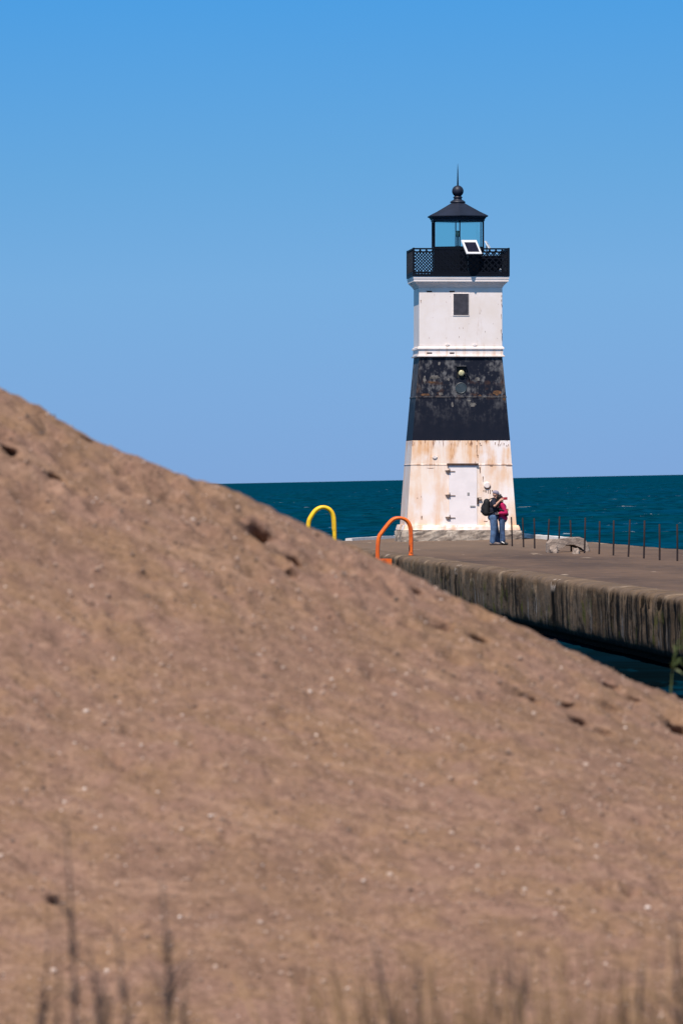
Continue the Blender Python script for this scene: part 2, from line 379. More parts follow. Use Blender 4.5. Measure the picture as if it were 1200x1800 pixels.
# channel side wall with rounded, chipped arris and an undercut at the waterline
prof = [(.5, 0), (.28, -.004), (.12, -.012), (.05, -.035), (.012, -.085), (0, -.16), (0, -.3), (0, -.45), (.005, -.6), (.005, -.78), (.015, -.94), (.04, -1.04), (.22, -1.10), (.36, -1.16), (.45, -2.4)]
JY = loc(on_deck(947, 1017)).y
WALL = mat_wall()
JOINTS = [loc(on_deck(947, 1017)).y + k * 27.0 for k in range(-3, 4)]
wl = MB(); vv = []; stepy = .22; nyw = int((endpts[0][1] - Y0) / stepy)
for j in range(nyw + 1):
    y = Y0 + (endpts[0][1] - Y0) * j / nyw
    jt = min(abs(y - q) for q in JOINTS)
    for i, (x, z) in enumerate(prof):
        dx = dz = 0
        if i > 0:
            g = max(0, nz(0, y, z * .15, 1.4, 3)) ** 1.3 * .045
            dx = .03 * nz(x, y, z, 1.1) + .022 * nz(x, y, z * 1.4, 3.7, 5) + (g if 5 <= i <= 11 else 0)
            if jt < .4 and i >= 2: dx += .10 * (1 - jt / .4)
            if 2 <= i <= 5:
                chip = max(0, nz(0, y, 0, 1.3, 9) - .12) * .34; dx += chip; dz -= chip * .25
            if 2 <= i <= 5: dz += .035 * nz(0, y, 0, .7, 21) * (1 if i > 2 else .4)
            if i <= 3: dx = max(dx, 0) * .6
            if i == 1: dx = dz = 0
        vv.append((x + dx, y, z + dz))
n = len(prof)
wl.add(vv, [(j * n + i, (j + 1) * n + i, (j + 1) * n + i + 1, j * n + i + 1) for j in range(nyw) for i in range(n - 1)], True)
wl.build('side_wall', WALL, pier)
bw = MB()
path = [(.40, Y0 - .01), (Wd, Y0 - .01)] + [(Wd, endpts[3][1])] + [endpts[2], endpts[1], endpts[0]]
vv = []; ff = []
for i, (x, y) in enumerate(path): vv += [(x, y, 0), (x, y, -2.4)]
for i in range(len(path) - 1): ff.append((2 * i, 2 * i + 1, 2 * i + 3, 2 * i + 2))
bw.add(vv, ff); bw.build('end_wall', WALL, pier)
cu = MB()
def curb(a, b, w, h, z0=.012):
    a = Vector((*a, 0)); b = Vector((*b, 0)); t = (b - a).normalized(); s = Vector((-t.y, t.x, 0)) * (w / 2)
    k = max(2, int((b - a).length / 1.5)); rings = []
    for i in range(k + 1):
        p = a.lerp(b, i / k); q = .015 * nz(p.x, p.y, 0, .8, 2)
        rings.append([p - s + Vector((0, 0, z0 - .05)), p + s + Vector((0, 0, z0 - .05)), p + s * .8 + Vector((0, 0, z0 + h + q)), p - s * .8 + Vector((0, 0, z0 + h + q))])
    cu.loft(rings)
ycb = loc(on_deck(1000, 951)).y
curb((Wd - .14, ycb), (Wd - .14, endpts[3][1] - .3), .26, .10)
curb((endpts[3][0] - .3, endpts[3][1] - .35), (endpts[2][0] + .1, endpts[2][1] - .15), .26, .09)
curb((endpts[2][0], endpts[2][1] - .15), (endpts[1][0] - .05, endpts[1][1] - .1), .26, .075)
cu.build('curb', CURB, pier)

# ------------------------------------------------------------------ lighthouse
S = 54.0
fb = on_deck(811, 950)
HB = 1.79
lc = fb + P * HB; lc.z = 0
print('tower', lc, 'scale', F / fb.y)
lh = empty('lighthouse', (lc.x, lc.y, 0))
lh.rotation_euler = (Matrix.Rotation(YAW, 3, 'Z') @ Matrix.Rotation(ROLL, 3, 'Y')).to_euler()
tag(lh, 'square tapering lighthouse painted white and black with lattice gallery and glazed lantern on the pier', 'lighthouse')
def hwid(z):
    pts = [(.33, 1.79), (3.24, 1.59), (5.98, 1.352), (6.3, 1.352), (8.4, 1.352)]
    for (za, a), (zb, b) in zip(pts, pts[1:]):
        if z <= zb: return a + (b - a) * (z - za) / (zb - za)
    return 1.352
def Z(py): return (950 - py) / S
def X(px, py=None, off=None):
    z = Z(py); c = 802.3 + (hwid(z)) * math.tan(R(4.2)) * S
    return (px - c) / S
def noisy_ring_block(hw0, z0, hw1, z1, amp, mat, name, nseg=26, nzs=6, scale=3.0, sd=0, topfill=True):
    b = MB(); rings = []
    for k in range(nzs + 1):
        h = hw0 + (hw1 - hw0) * k / nzs; z = z0 + (z1 - z0) * k / nzs; ring = []
        per = []
        for s0, s1 in (((-1, -1), (1, -1)), ((1, -1), (1, 1)), ((1, 1), (-1, 1)), ((-1, 1), (-1, -1))):
            for i in range(nseg):
                f = i / nseg; per.append((s0[0] + (s1[0] - s0[0]) * f, s0[1] + (s1[1] - s0[1]) * f))
        for (x, y) in per:
            x *= h; y *= h
            q = amp * (nz(x, y, z, scale, sd) + .5 * nz(x, y, z, scale * 2.7, sd + 3))
            cr = max(abs(x), abs(y))
            ch = -abs(nz(x, y, 0, 1.7, sd + 8)) * amp * (1.6 if k == nzs else .4)
            m_ = 1 + (q + ch) / cr
            zz = z + (ch * .5 if k == nzs else 0) + (.4 * q if 0 < k < nzs else 0)
            ring.append(Vector((x * m_, y * m_, zz)))
        rings.append(ring)
    b.loft(rings, False, topfill); return b.build(name, mat, lh)
noisy_ring_block(1.98, -.14, 1.93, .34, .07, PLINTH, 'plinth', sd=1)
noisy_ring_block(1.90, .335, 1.86, .50, .035, WHITE_LO, 'footing', nzs=3, sd=6)
b = MB(); b.sq([(1.79, .33), (hwid(2.44), 2.44), (hwid(2.44) + .012, 2.445), (hwid(2.475) + .012, 2.475), (hwid(2.48), 2.48), (1.59, 3.24)]); b.build('lower_section', WHITE_LO, lh, .012)
b = MB(); b.sq([(1.588, 3.242), (hwid(4.63), 4.63), (hwid(4.63) + .014, 4.635), (hwid(4.69) + .014, 4.685), (hwid(4.69), 4.69), (1.352, 5.96)]); b.build('middle_section', BLACKBAND, lh, .012)
b = MB(); b.sq([(1.352, 5.962), (1.425, 5.965), (1.43, 6.005), (1.375, 6.02), (1.372, 6.21), (1.41, 6.215), (1.405, 6.27), (1.36, 6.30)]); b.build('belt', WHITE_UP, lh)
b = MB(); b.sq([(1.352, 6.302), (1.352, 8.20)]); b.build('upper_section', WHITE_UP, lh, .012)
b = MB(); b.sq([(1.356, 8.202), (1.37, 8.23), (1.40, 8.28), (1.45, 8.335), (1.50, 8.375), (1.505, 8.40), (1.54, 8.405), (1.54, 8.49), (1.555, 8.495), (1.555, 8.57)]); b.build('cornice', WHITE_UP, lh)
b = MB(); b.sq([(1.565, 8.572), (1.575, 8.575), (1.575, 8.645), (1.565, 8.65)]); b.build('gallery_floor', IRON, lh)
# lattice railing, four sides
def lattice(L, z0, z1, pitch=.205, wd=.036):
    m_ = MB(); Hh = z1 - z0
    def bar(p, q):
        p = Vector((p[0], 0, p[1])); q = Vector((q[0], 0, q[1])); t = (q - p).normalized(); s = Vector((-t.z, 0, t.x)) * wd / 2
        dpt = .006 if t.z * t.x > 0 else .012
        o_ = Vector((0, .004 if t.z * t.x > 0 else -.009, 0))
        y1 = Vector((0, dpt, 0))
        vs_ = [p - s + o_, p + s + o_, q + s + o_, q - s + o_]; vs_ = [v - y1 * .5 for v in vs_] + [v + y1 * .5 for v in vs_]
        m_.add(vs_, [(0, 1, 2, 3), (7, 6, 5, 4), (0, 4, 5, 1), (1, 5, 6, 2), (2, 6, 7, 3), (3, 7, 4, 0)])
    k = -Hh - L / 2
    while k < L / 2:
        for sgn in (1, -1):
            xa, xb = k, k + Hh
            a = max(xa, -L / 2); c_ = min(xb, L / 2)
            if c_ - a > .03: bar((sgn * a, z0 + a - xa), (sgn * c_, z0 + c_ - xa))
        k += pitch
    m_.box(-L / 2, L / 2, -.022, .022, z1, z1 + .05); m_.box(-L / 2, L / 2, -.018, .018, z0 - .06, z0)
    return m_
GH = 1.545
for k in range(4):
    o = lattice(2 * GH - .06, 8.72, 9.44).build('railing', IRON, lh)
    o.rotation_euler = (0, 0, k * math.pi / 2); a = k * math.pi / 2
    o.location = (math.sin(a) * GH, -math.cos(a) * GH, 0)
for sx in (-1, 1):
    for sy in (-1, 1):
        b = MB(); b.box(sx * GH - .03, sx * GH + .03, sy * GH - .03, sy * GH + .03, 8.651, 9.50); b.build('railing_post', IRON, lh)
# hexagonal lantern, one corner towards the front
HR = -math.pi / 2
b = MB(); b.prof([(.90, 8.651), (.95, 8.66), (.95, 8.72), (.92, 8.74), (.92, 9.50), (.955, 9.51), (.955, 9.57)], 6, HR, smooth=False); b.build('lantern_base', IRON, lh)
hexp = [Vector((math.cos(HR + i * math.pi / 3), math.sin(HR + i * math.pi / 3), 0)) for i in range(6)]
for i in range(6):
    p = hexp[i] * .92
    b = MB(); M_ = Matrix.Translation(p) @ Matrix.Rotation(HR + i * math.pi / 3, 4, 'Z'); b.box(-.02, .022, -.019, .019, 9.571, 10.40, M_); b.build('mullion', IRON, lh)
    a = hexp[i] * .905; c_ = hexp[(i + 1) % 6] * .905; t_ = (c_ - a).normalized() * .04; a = a + t_; c_ = c_ - t_
    u = Vector((0, 0, 1)); b = MB(); b.add([a + u * 9.572, c_ + u * 9.572, c_ + u * 10.40, a + u * 10.40], [(0, 1, 2, 3)]); b.build('glass_pane', GLASS, lh)
rf = MB()
rf.prof([(.80, 10.402), (.97, 10.405), (.98, 10.47), (1.02, 10.50), (1.03, 10.53), (1.10, 10.555), (1.10, 10.585), (1.06, 10.605), (.80, 10.72), (.50, 10.875), (.24, 11.01)], 6, HR, smooth=False)
rfo = rf.build('roof', ROOFM, lh)
v = MB(); v.prof([(.24, 11.012), (.25, 11.02), (.25, 11.05), (.2, 11.09), (.14, 11.12), (.125, 11.16), (.15, 11.18), (.15, 11.21), (.12, 11.225), (.12, 11.24)], 20)
v.prof([(.19 * math.sin(a), 11.40 - .19 * math.cos(a)) for a in lin(.35, 3.05, 14)], 20)
v.build('vent_ball', ROOFM, rfo)
v = MB(); v.prof([(.028, 11.575), (.022, 11.8), (.014, 12.1), (.003, 12.3)], 8); v.build('lightning_rod', IRON, rfo)
b = MB(); b.prof([(.09, 9.571), (.09, 9.6), (.032, 9.62), (.032, 9.90), (.06, 9.91), (.06, 9.93)], 12); bo = b.build('lamp_stand', POLE, lh)
b = MB(); b.prof([(.06, 9.931), (.085, 9.94), (.085, 10.06), (.06, 10.10), (.02, 10.11)], 14); b.build('lamp', LENS, bo)
b = MB(); b.tube([(-.06, 0, 9.575), (-.06, 0, 10.41)], .014, 8); b.build('conduit', POLE, lh)
# sloped plates lying on the front face
def plate(m_, x0, x1, z0, z1, t0, t1, hole=None):
    def q(x, z, t): return Vector((x, -(hwid(z) + t), z))
    vs_ = [q(x, z, t) for t in (t0, t1) for z in (z0, z1) for x in (x0, x1)]
    m_.add(vs_, [(0, 1, 3, 2), (4, 6, 7, 5), (0, 4, 5, 1), (2, 3, 7, 6), (0, 2, 6, 4), (1, 5, 7, 3)])
xc = lambda px, py: X(px, py)
# upper window
b = MB(); x0, x1, z0, z1 = xc(794.8, 535), xc(821.5, 535), Z(555), Z(517.5)
plate(b, x0, x1, z0, z1, -.05, .012); wo = b.build('window', COVER, lh)
b = MB(); fw = .018
plate(b, x0 - fw, x0, z0, z1, -.01, .02); plate(b, x1, x1 + fw, z0, z1, -.01, .02); plate(b, x0 - fw, x1 + fw, z1, z1 + fw, -.01, .022); plate(b, x0 - fw, x1 + fw, z0 - fw, z0, -.01, .018)
b.build('window_frame', WHITE_UP, wo)
# black band opening with fog lamp
x0, x1, z0, z1 = xc(800.3, 655), xc(816.5, 655), Z(665), Z(645)
b = MB(); plate(b, x0, x1, z0, z1, -.02, .004); pm = simple('dark recess paint', (.004, .004, .006), .7); oo = b.build('lamp_recess', pm, lh)
b = MB(); plate(b, x0 - .02, x1 + .02, z1, z1 + .03, -.02, .12); plate(b, x0 - .02, x0, z0, z1, -.02, .05); plate(b, x1, x1 + .02, z0, z1, -.02, .05)
b.build('recess_hood', BLACKBAND, oo)
b = MB(); cx, cz = xc(808.6, 657), Z(656.8)
yy = -(hwid(cz) + .005)
rings = []
for r_, yo in ((.05, 0), (.095, -.02), (.10, -.07), (.085, -.09), (.05, -.10), (.01, -.103)):
    rings.append([Vector((cx + r_ * math.cos(a), yy + yo, cz + r_ * math.sin(a))) for a in lin(0, 2 * math.pi, 16)[:-1]])
b.loft(rings, True); b.build('fog_lamp', LENS, oo)
b = MB(); b.tube([(xc(812, 662), -(hwid(5.35) + .02), Z(661)), (xc(818, 660), -(hwid(5.35) + .05), Z(657)), (xc(822, 664), -(hwid(5.3) + .03), Z(664)), (xc(822.5, 670), -(hwid(5.2) + .015), Z(670))], .014, 6); b.build('cable', IRON, oo)
b = MB(); cx, cz = xc(808, 683), Z(683); rings = []
for r_, t_ in ((.185, -.01), (.185, .014), (.165, .022), (.15, .012), (.001, .012)):
    rings.append([Vector((cx + r_ * math.cos(a), -(hwid(cz + r_ * math.sin(a)) + t_), cz + r_ * math.sin(a))) for a in lin(0, 2 * math.pi, 24)[:-1]])
b.loft(rings); b.build('porthole_plate', DISC, lh)
# half-round brackets on upper and lower sections
for (px, py, s_) in ((784, 606, 1), (832, 606.5, 1), (762, 803, 1.3)):
    b = MB(); cx, cz = xc(px, py), Z(py); r_ = .055 * s_
    pts = [(cx + r_ * math.cos(a), -(hwid(cz) + .018), cz + r_ * math.sin(a)) for a in lin(-math.pi, 0, 10)]
    b.tube(pts, .017, 6); b.tube([(cx, -(hwid(cz) + .01), cz - .012), (cx, -(hwid(cz) + .04), cz - .012)], r_ * .75, 12); b.build('bracket', WHITE_UP, lh)
# rust blotches with a shape of their own: scabs of flaking paint
for (px0, px1, py) in ((748, 757, 513.5), (788, 797, 513.5), (748, 757, 621.5), (788, 796, 621.5)):
    b = MB(); zz = Z(py); e = .022 if py > 600 else 0
    plate(b, xc(px0, py), xc(px1, py), zz - .022, zz + .022, e - .01, e + .007); b.build('rust_mark', RUST, lh)
# door
x0, x1, z0, z1 = xc(787, 870), xc(836, 870), Z(924), Z(818.5)
b = MB(); plate(b, x0, x1, z0, z1, -.02, .03); door = b.build('door', DOORW, lh, .008)
b = MB(); plate(b, x0 - .06, x1 + .05, z1 + .005, z1 + .065, -.01, .075); b.build('lintel', RUST, door)
b = MB(); plate(b, x0 + .06, x1 - .02, z0 - .05, z0 - .005, -.01, .055); b.build('threshold', RUST, door)
b = MB(); plate(b, x1 + .003, x1 + .03, z0, z1, -.01, .008); plate(b, x0 - .025, x0 - .003, z0, z1, -.01, .008); b.build('door_frame', WHITE_LO, door)
for py in (829, 871.5, 910.5):
    b = MB(); zz = Z(py)
    plate(b, x0 + .01, x0 + .20, zz - .012, zz + .018, .031, .05)
    y0_ = -(hwid(zz) + .005)
    w_ = [Vector((x0 - .13, y0_, zz + .035)), Vector((x0 + .02, y0_, zz + .05)), Vector((x0 + .0, y0_, zz - .10)),
          Vector((x0 - .11, y0_ - .06, zz + .025)), Vector((x0 + .02, y0_ - .12, zz + .04)), Vector((x0 + .0, y0_ - .07, zz - .055))]
    b.add(w_, [(0, 1, 2), (5, 4, 3), (0, 3, 4, 1), (1, 4, 5, 2), (2, 5, 3, 0)])
    b.tube([(x0 + .02, y0_ - .06, zz - .03), (x0 + .02, y0_ - .06, zz + .10)], .018, 8)
    b.build('hinge', HINGE, door)
b = MB(); xh, zh = xc(837.5, 879), Z(879)
plate(b, xh - .03, xh + .03, zh - .14, zh + .05, .0, .045); plate(b, xh - .02, xh + .14, zh - .012, zh + .02, .03, .06); plate(b, xh - .02, xh + .12, zh + .05, zh + .075, .03, .06)
b.build('door_latch', RUST, door)
b = MB(); plate(b, xc(824, 890) , xc(833, 890), Z(891.5), Z(889), .031, .05); b.build('door_pull', POLE, door)
b = MB(); plate(b, xc(819, 868), xc(823, 868), Z(871), Z(866), .031, .04); b.build('keyhole_plate', POLE, door)
b = MB(); cx, cz = xc(854, 854), Z(853)
rings = [[Vector((cx + r_ * math.cos(a), -(hwid(cz) + t_), cz + r_ * math.sin(a))) for a in lin(0, 2 * math.pi, 20)[:-1]] for r_, t_ in ((.105, -.01), (.105, .018), (.085, .03), (.001, .031))]
b.loft(rings); po = b.build('porthole_cover', WHITE_UP, lh)
b = MB(); b.tube([(cx + .115 * math.cos(a), -(hwid(cz) + .018), cz + .115 * math.sin(a)) for a in lin(-2.7, -.2, 12)], [.006 + .018 * math.sin(i / 12 * math.pi) for i in range(13)], 6); b.build('rust_rim', RUST, po)
b = MB()
for k in range(6):
    xx = cx - .12 + .05 * k + random.uniform(-.02, .02); l_ = random.uniform(.03, .12)
    plate(b, xx, xx + random.uniform(.015, .03), cz - .17 - l_, cz - .155 + random.uniform(-.01, .01), -.01, .006)
b.build('rust_scab', RUST, po)
RPATCH = simple('faded orange rust', (.28, .13, .07), .8, var=.6, scale=11)
def scab(px, py, w_, l_):
    b = MB(); x0_ = xc(px, py); n_ = 7; pts = []
    for i in range(n_):
        f = i / (n_ - 1); ww = (1 - .55 * f) * random.uniform(.6, 1.1); mid = x0_ + w_ / 2 + random.uniform(-.2, .2) * w_ * f
        pts.append((mid - ww * w_ / 2, mid + ww * w_ / 2, Z(py) - l_ * f))
    vs_ = []
    for t_ in (-.01, .004):
        for (a_, c_, z_) in pts: vs_ += [Vector((a_, -(hwid(z_) + t_), z_)), Vector((c_, -(hwid(z_) + t_), z_))]
    k_ = 2 * n_; fs_ = []
    for i in range(n_ - 1):
        q = 2 * i; fs_ += [(k_ + q, k_ + q + 2, k_ + q + 3, k_ + q + 1), (q, q + 1, q + 3, q + 2), (q, q + 2, k_ + q + 2, k_ + q), (q + 1, k_ + q + 1, k_ + q + 3, q + 3)]
    fs_ += [(0, k_, k_ + 1, 1), (k_ - 2, k_ - 1, 2 * k_ - 1, 2 * k_ - 2)]
    b.add(vs_, fs_); b.build('rust_patch', RPATCH, lh)
for k in range(12): scab(random.uniform(815, 892), random.uniform(778, 783), random.uniform(.015, .04), random.uniform(.03, .10))
def smear(px, py, w_, h_, mat):
    b = MB(); cx_, cz_ = xc(px, py), Z(py); ring = []
    for i in range(18):
        a_ = i / 18 * 2 * math.pi; k_ = random.uniform(.65, 1.1)
        ring.append((cx_ + math.cos(a_) * w_ / 2 * k_, cz_ + math.sin(a_) * h_ / 2 * k_))
    b.loft([[Vector((x_, -(hwid(z_) + t_), z_)) for x_, z_ in ring] for t_ in (-.01, .004)]); b.build('rust_patch', mat, lh)
RDARK = simple('orange brown rust', (.17, .075, .028), .8, var=.75, scale=8)
GREYW = simple('worn grey primer', (.16, .15, .14), .8, var=.6, scale=9)
for q_ in ((746, 695, .34, .10), (757, 673, .30, .07), (872, 691, .30, .17), (841, 697, .17, .09), (884, 700, .12, .2)): smear(*q_, RDARK)
for q_ in ((773, 693, .17, .12), (770, 640, .09, .14), (837, 667, .2, .14), (762, 664, .34, .14), (744, 668, .12, .25), (793, 712, .09, .22), (829, 712, .22, .14), (822, 705, .15, .05), (786, 668, .1, .1)): smear(*q_, GREYW)
for k in range(26): scab(random.uniform(738, 878), random.uniform(500, 612), random.uniform(.006, .016), random.uniform(.015, .07))
for k in range(9): scab(random.choice((879.5, 878.5, 737)) + random.uniform(-1, 0), random.uniform(515, 600), random.uniform(.012, .03), random.uniform(.06, .2))
for q_ in ((846, 838, .03, .18), (840, 822, .05, .2), (836.5, 800, .035, .1), (833, 812, .02, .25), (858, 819, .12, .025), (748, 823, .25, .018), (885, 819, .3, .02), (847, 916, .16, .03), (738, 907, .05, .12), (731, 875, .03, .04), (738, 872, .02, .06), (835, 783, .03, .34)): scab(*q_)

# things on the gallery
def panel(px, py, dpt, yaw, tilt, wd, ht, back=.05):
    p_ = lh.matrix_basis @ Vector((px, dpt, py))
    e = empty('solar_panel', p_); e.rotation_euler = (0, 0, YAW + yaw)
    M_ = Matrix.Rotation(-tilt, 4, 'X')
    b = MB(); fw_ = .068
    b.box(-wd / 2, wd / 2, -.02, .02, -ht / 2, -ht / 2 + fw_, M_); b.box(-wd / 2, wd / 2, -.02, .02, ht / 2 - fw_ * 1.3, ht / 2, M_)
    b.box(-wd / 2, -wd / 2 + fw_, -.02, .02, -ht / 2 + fw_, ht / 2 - fw_ * 1.3, M_); b.box(wd / 2 - fw_, wd / 2, -.02, .02, -ht / 2 + fw_, ht / 2 - fw_ * 1.3, M_)
    b.build('panel_frame', STEELW, e)
    b = MB(); b.box(-wd / 2 + fw_, wd / 2 - fw_, -.012, .012, -ht / 2 + fw_, ht / 2 - fw_ * 1.3, M_); b.build('cell_sheet', CELL, e)
    zf = 8.65 - py
    b = MB(); b.tube([(.07, back, zf), (.07, back, -.02), (.03, .03, .0)], .022, 8); b.build('post', POLE, e)
    return e
bpy.context.view_layer.update()
tag(panel(xc(826, 436) - .02, Z(436.3), -1.75, R(32), R(33), .60, .54, .30), 'solar panel in a white frame tilted up over the front gallery railing', 'solar panel', 'solar panels on the gallery')
tag(panel(xc(857, 432) + .0, Z(431.5), -.95, R(80), R(28), .5, .30), 'smaller solar panel seen edge on at the right of the gallery', 'solar panel', 'solar panels on the gallery')
e = empty('battery_box', lh.matrix_basis @ Vector((xc(858, 470) + .06, -1.12, 8.651)), YAW)
b = MB(); b.box(-.36, .36, -.22, .22, .0, .56); b.build('box_body', IRON, e, .01)
b = MB(); b.box(-.38, .38, -.24, .24, .562, .60); b.build('lid', IRON, e, .008)
tag(e, 'black equipment box behind the railing at the right of the gallery', 'equipment box')
e = empty('gallery_light', lh.matrix_basis @ Vector((xc(877, 479), -1.46, 8.651)))
b = MB(); b.prof([(.04, 0), (.04, .02), (.025, .03), (.025, .05)], 12); b.build('lamp_base', POLE, e)
b = MB(); b.prof([(.025, .051), (.035, .06), (.035, .15), (.02, .17), (.005, .175)], 12); b.build('lamp_cover', STEELW, e)
tag(e, 'small white lamp standing on the gallery floor behind the railing', 'lamp')

# ------------------------------------------------------------------ iron posts along the back of the deck
Pa = on_deck(900, 960.5); Pb = on_deck(1189, 987)
words = ['first', 'second', 'third', 'fourth', 'fifth', 'sixth', 'seventh', 'eighth', 'ninth', 'tenth', 'eleventh', 'twelfth', 'thirteenth']
extra = ['standing just right of the person in magenta', "in front of the tower's right foot", 'over the lake and white curb', 'left of the broken concrete block', 'behind the left end of the concrete block',
         'in front of the broken concrete block', 'at the right end of the concrete block', 'past the concrete block', 'against the dark lake', 'against the dark lake', 'against the dark lake', 'next to last towards the camera', 'nearest the right edge of the photo']
for i in range(13):
    p = Pa.lerp(Pb, i / 12) + Vector((random.uniform(-.02, .02), random.uniform(-.25, .25), 0))
    h = .9 + random.uniform(-.07, .05)
    lean = Vector((random.uniform(-.03, .07), random.uniform(-.04, .04), 0))
    b = MB(); rr = .023
    b.tube([Vector((0, 0, -.05)), Vector((0, 0, .02)) + lean * .02, lean * .5 + Vector((.004, 0, h * .5)), lean + Vector((0, 0, h - .01)), lean + Vector((0, 0, h))], [rr, rr, rr * .95, rr * .95, rr * .6], 8)
    o = b.build('iron_post', POSTM); o.location = p
    tag(o, f'{words[i]} thin rusty iron post from the lighthouse, {extra[i]}', 'post', 'rusty iron posts along the pier')

# ------------------------------------------------------------------ broken concrete block beside the posts
pc = on_deck(1000, 971)
e_ = MB(); rings = []
top = [(-.60, .30), (-.52, .40), (-.3, .41), (0, .45), (.3, .44), (.48, .38), (.56, .22), (.62, .04)]
bot = [(-.62, .0), (-.48, -.01), (-.40, .03), (-.12, .20), (.12, .22), (.34, .12), (.46, .02), (.60, -.02)]
for k, y in enumerate(lin(-.34, .34, 7)):
    ring = []
    sc = 1 - .10 * abs(y) / .34
    ptsr = [(-x_ if False else x_, z_) for x_, z_ in top] + list(reversed(bot))
    for (x_, z_) in ptsr:
        q = .035 * nz(x_, y, z_, 5, 2)
        ring.append(Vector((x_ * sc + q + y * .15, y + .03 * nz(x_, y, z_, 4, 7), max(-.03, z_ * (1 - .12 * (y > .2)) + q))))
    rings.append(ring)
e_.loft(rings)
o = e_.build('concrete_block', CHUNK); o.location = (pc.x, pc.y + 1.2, 0); o.rotation_euler = (0, 0, .25); o.scale = (1, 1, .86)
tag(o, 'pale broken concrete block with a hollow under it lying by the iron posts', 'rubble block')
for k, (px, py, s_) in enumerate(((973, 972, .16), (1012, 974, .12))):
    bb = bmesh.new(); bmesh.ops.create_icosphere(bb, subdivisions=3, radius=1)
    for v_ in bb.verts: v_.co = v_.co * (1 + .3 * noise.noise(v_.co * 1.5 + Vector((k * 5, 0, 0)))); v_.co = Vector((v_.co.x * s_ * .8, v_.co.y * s_, max(-.3, v_.co.z) * s_ * 1.1))
    me = bpy.data.meshes.new('stone'); bb.to_mesh(me); bb.free(); me.materials.append(CHUNK)
    o = bpy.data.objects.new('stone', me); col.objects.link(o); q_ = on_deck(px, py); o.location = (q_.x, q_.y, s_ * .25)
    tag(o, ['small stone at the left foot of the broken concrete block', 'smaller dark stone in front of the hollow of the concrete block'][k], 'stone')

# ------------------------------------------------------------------ ladder hoops
def hoop(px_pts, d, rad, gap, mat, name, rungs, mount_px):
    base = at(px_pts[0][0], px_pts[0][1], d)
    e = empty(name, (0, 0, 0), YAW)
    ref = at(*px_pts[-1], d); e.location = (ref.x, ref.y, 0)
    inv = Matrix.Rotation(-YAW, 4, 'Z')
    pts = []
    for p in px_pts:
        w_ = at(*p, d); q = inv @ Vector((w_.x - ref.x, 0, 0)); pts.append(Vector((q.x, 0, w_.z)))
    # smooth
    for _ in range(3):
        np_ = [pts[0]]
        for a, c_ in zip(pts, pts[1:]): np_ += [a.lerp(c_, .25), a.lerp(c_, .75)]
        np_.append(pts[-1]); pts = np_
    for k in (-.5, .5):
        b = MB(); b.tube([p + Vector((0, gap * k, 0)) for p in pts], rad, 10)
        b.prof([(rad * 1.4, .004), (rad * 1.4, .015), (rad * 1.1, .02)], 10, c=(pts[-1].x, gap * k))
        b.build('rail', mat, e)
    for z_ in rungs:
        b = MB(); b.tube([(pts[0].x, -gap / 2, z_), (pts[0].x, gap / 2, z_)], rad * .8, 8); b.build('rung', mat, e)
    return e, pts
s_o = 66.5
lo, lp = hoop([(663, 1060), (663, 1000), (663.2, 946), (672, 934), (685, 917), (693, 911), (703, 910), (713, 913), (720, 922), (722.3, 938), (721.8, 976.5)], F / s_o, .042, .45, ORANGE, 'ladder_hoop', (-.9, -.62, -.34, -.06), None)
b = MB(); xw = (at(687, 990, F / s_o).x - lo.location.x)
za, zb = at(680, 996.5, F / s_o).z, at(680, 982, F / s_o).z
b.box(lp[0].x + .03, xw, -.27, -.19, za, zb); b.box(lp[0].x + .03, xw, .19, .27, za, zb); b.box(lp[0].x + .03, xw, -.19, .19, za + .02, zb - .02)
b.build('wall_bracket', ORANGE, lo)
tag(lo, 'orange ladder hoop rail at the pier edge left of the lighthouse', 'ladder rail', 'ladder hoops along the pier edge')
s_y = 57.0
ly, lp = hoop([(541, 1010), (541, 960), (541, 918), (548, 905), (555, 896), (564, 891.5), (572, 891.8), (580, 896), (585.5, 905), (587, 920), (587.5, 958)], F / s_y, .062, .45, YELLOW, 'ladder_hoop', (-.9, -.62, -.34, -.06), None)
tag(ly, 'yellow ladder hoop rail half hidden behind the sand dune', 'ladder rail', 'ladder hoops along the pier edge')

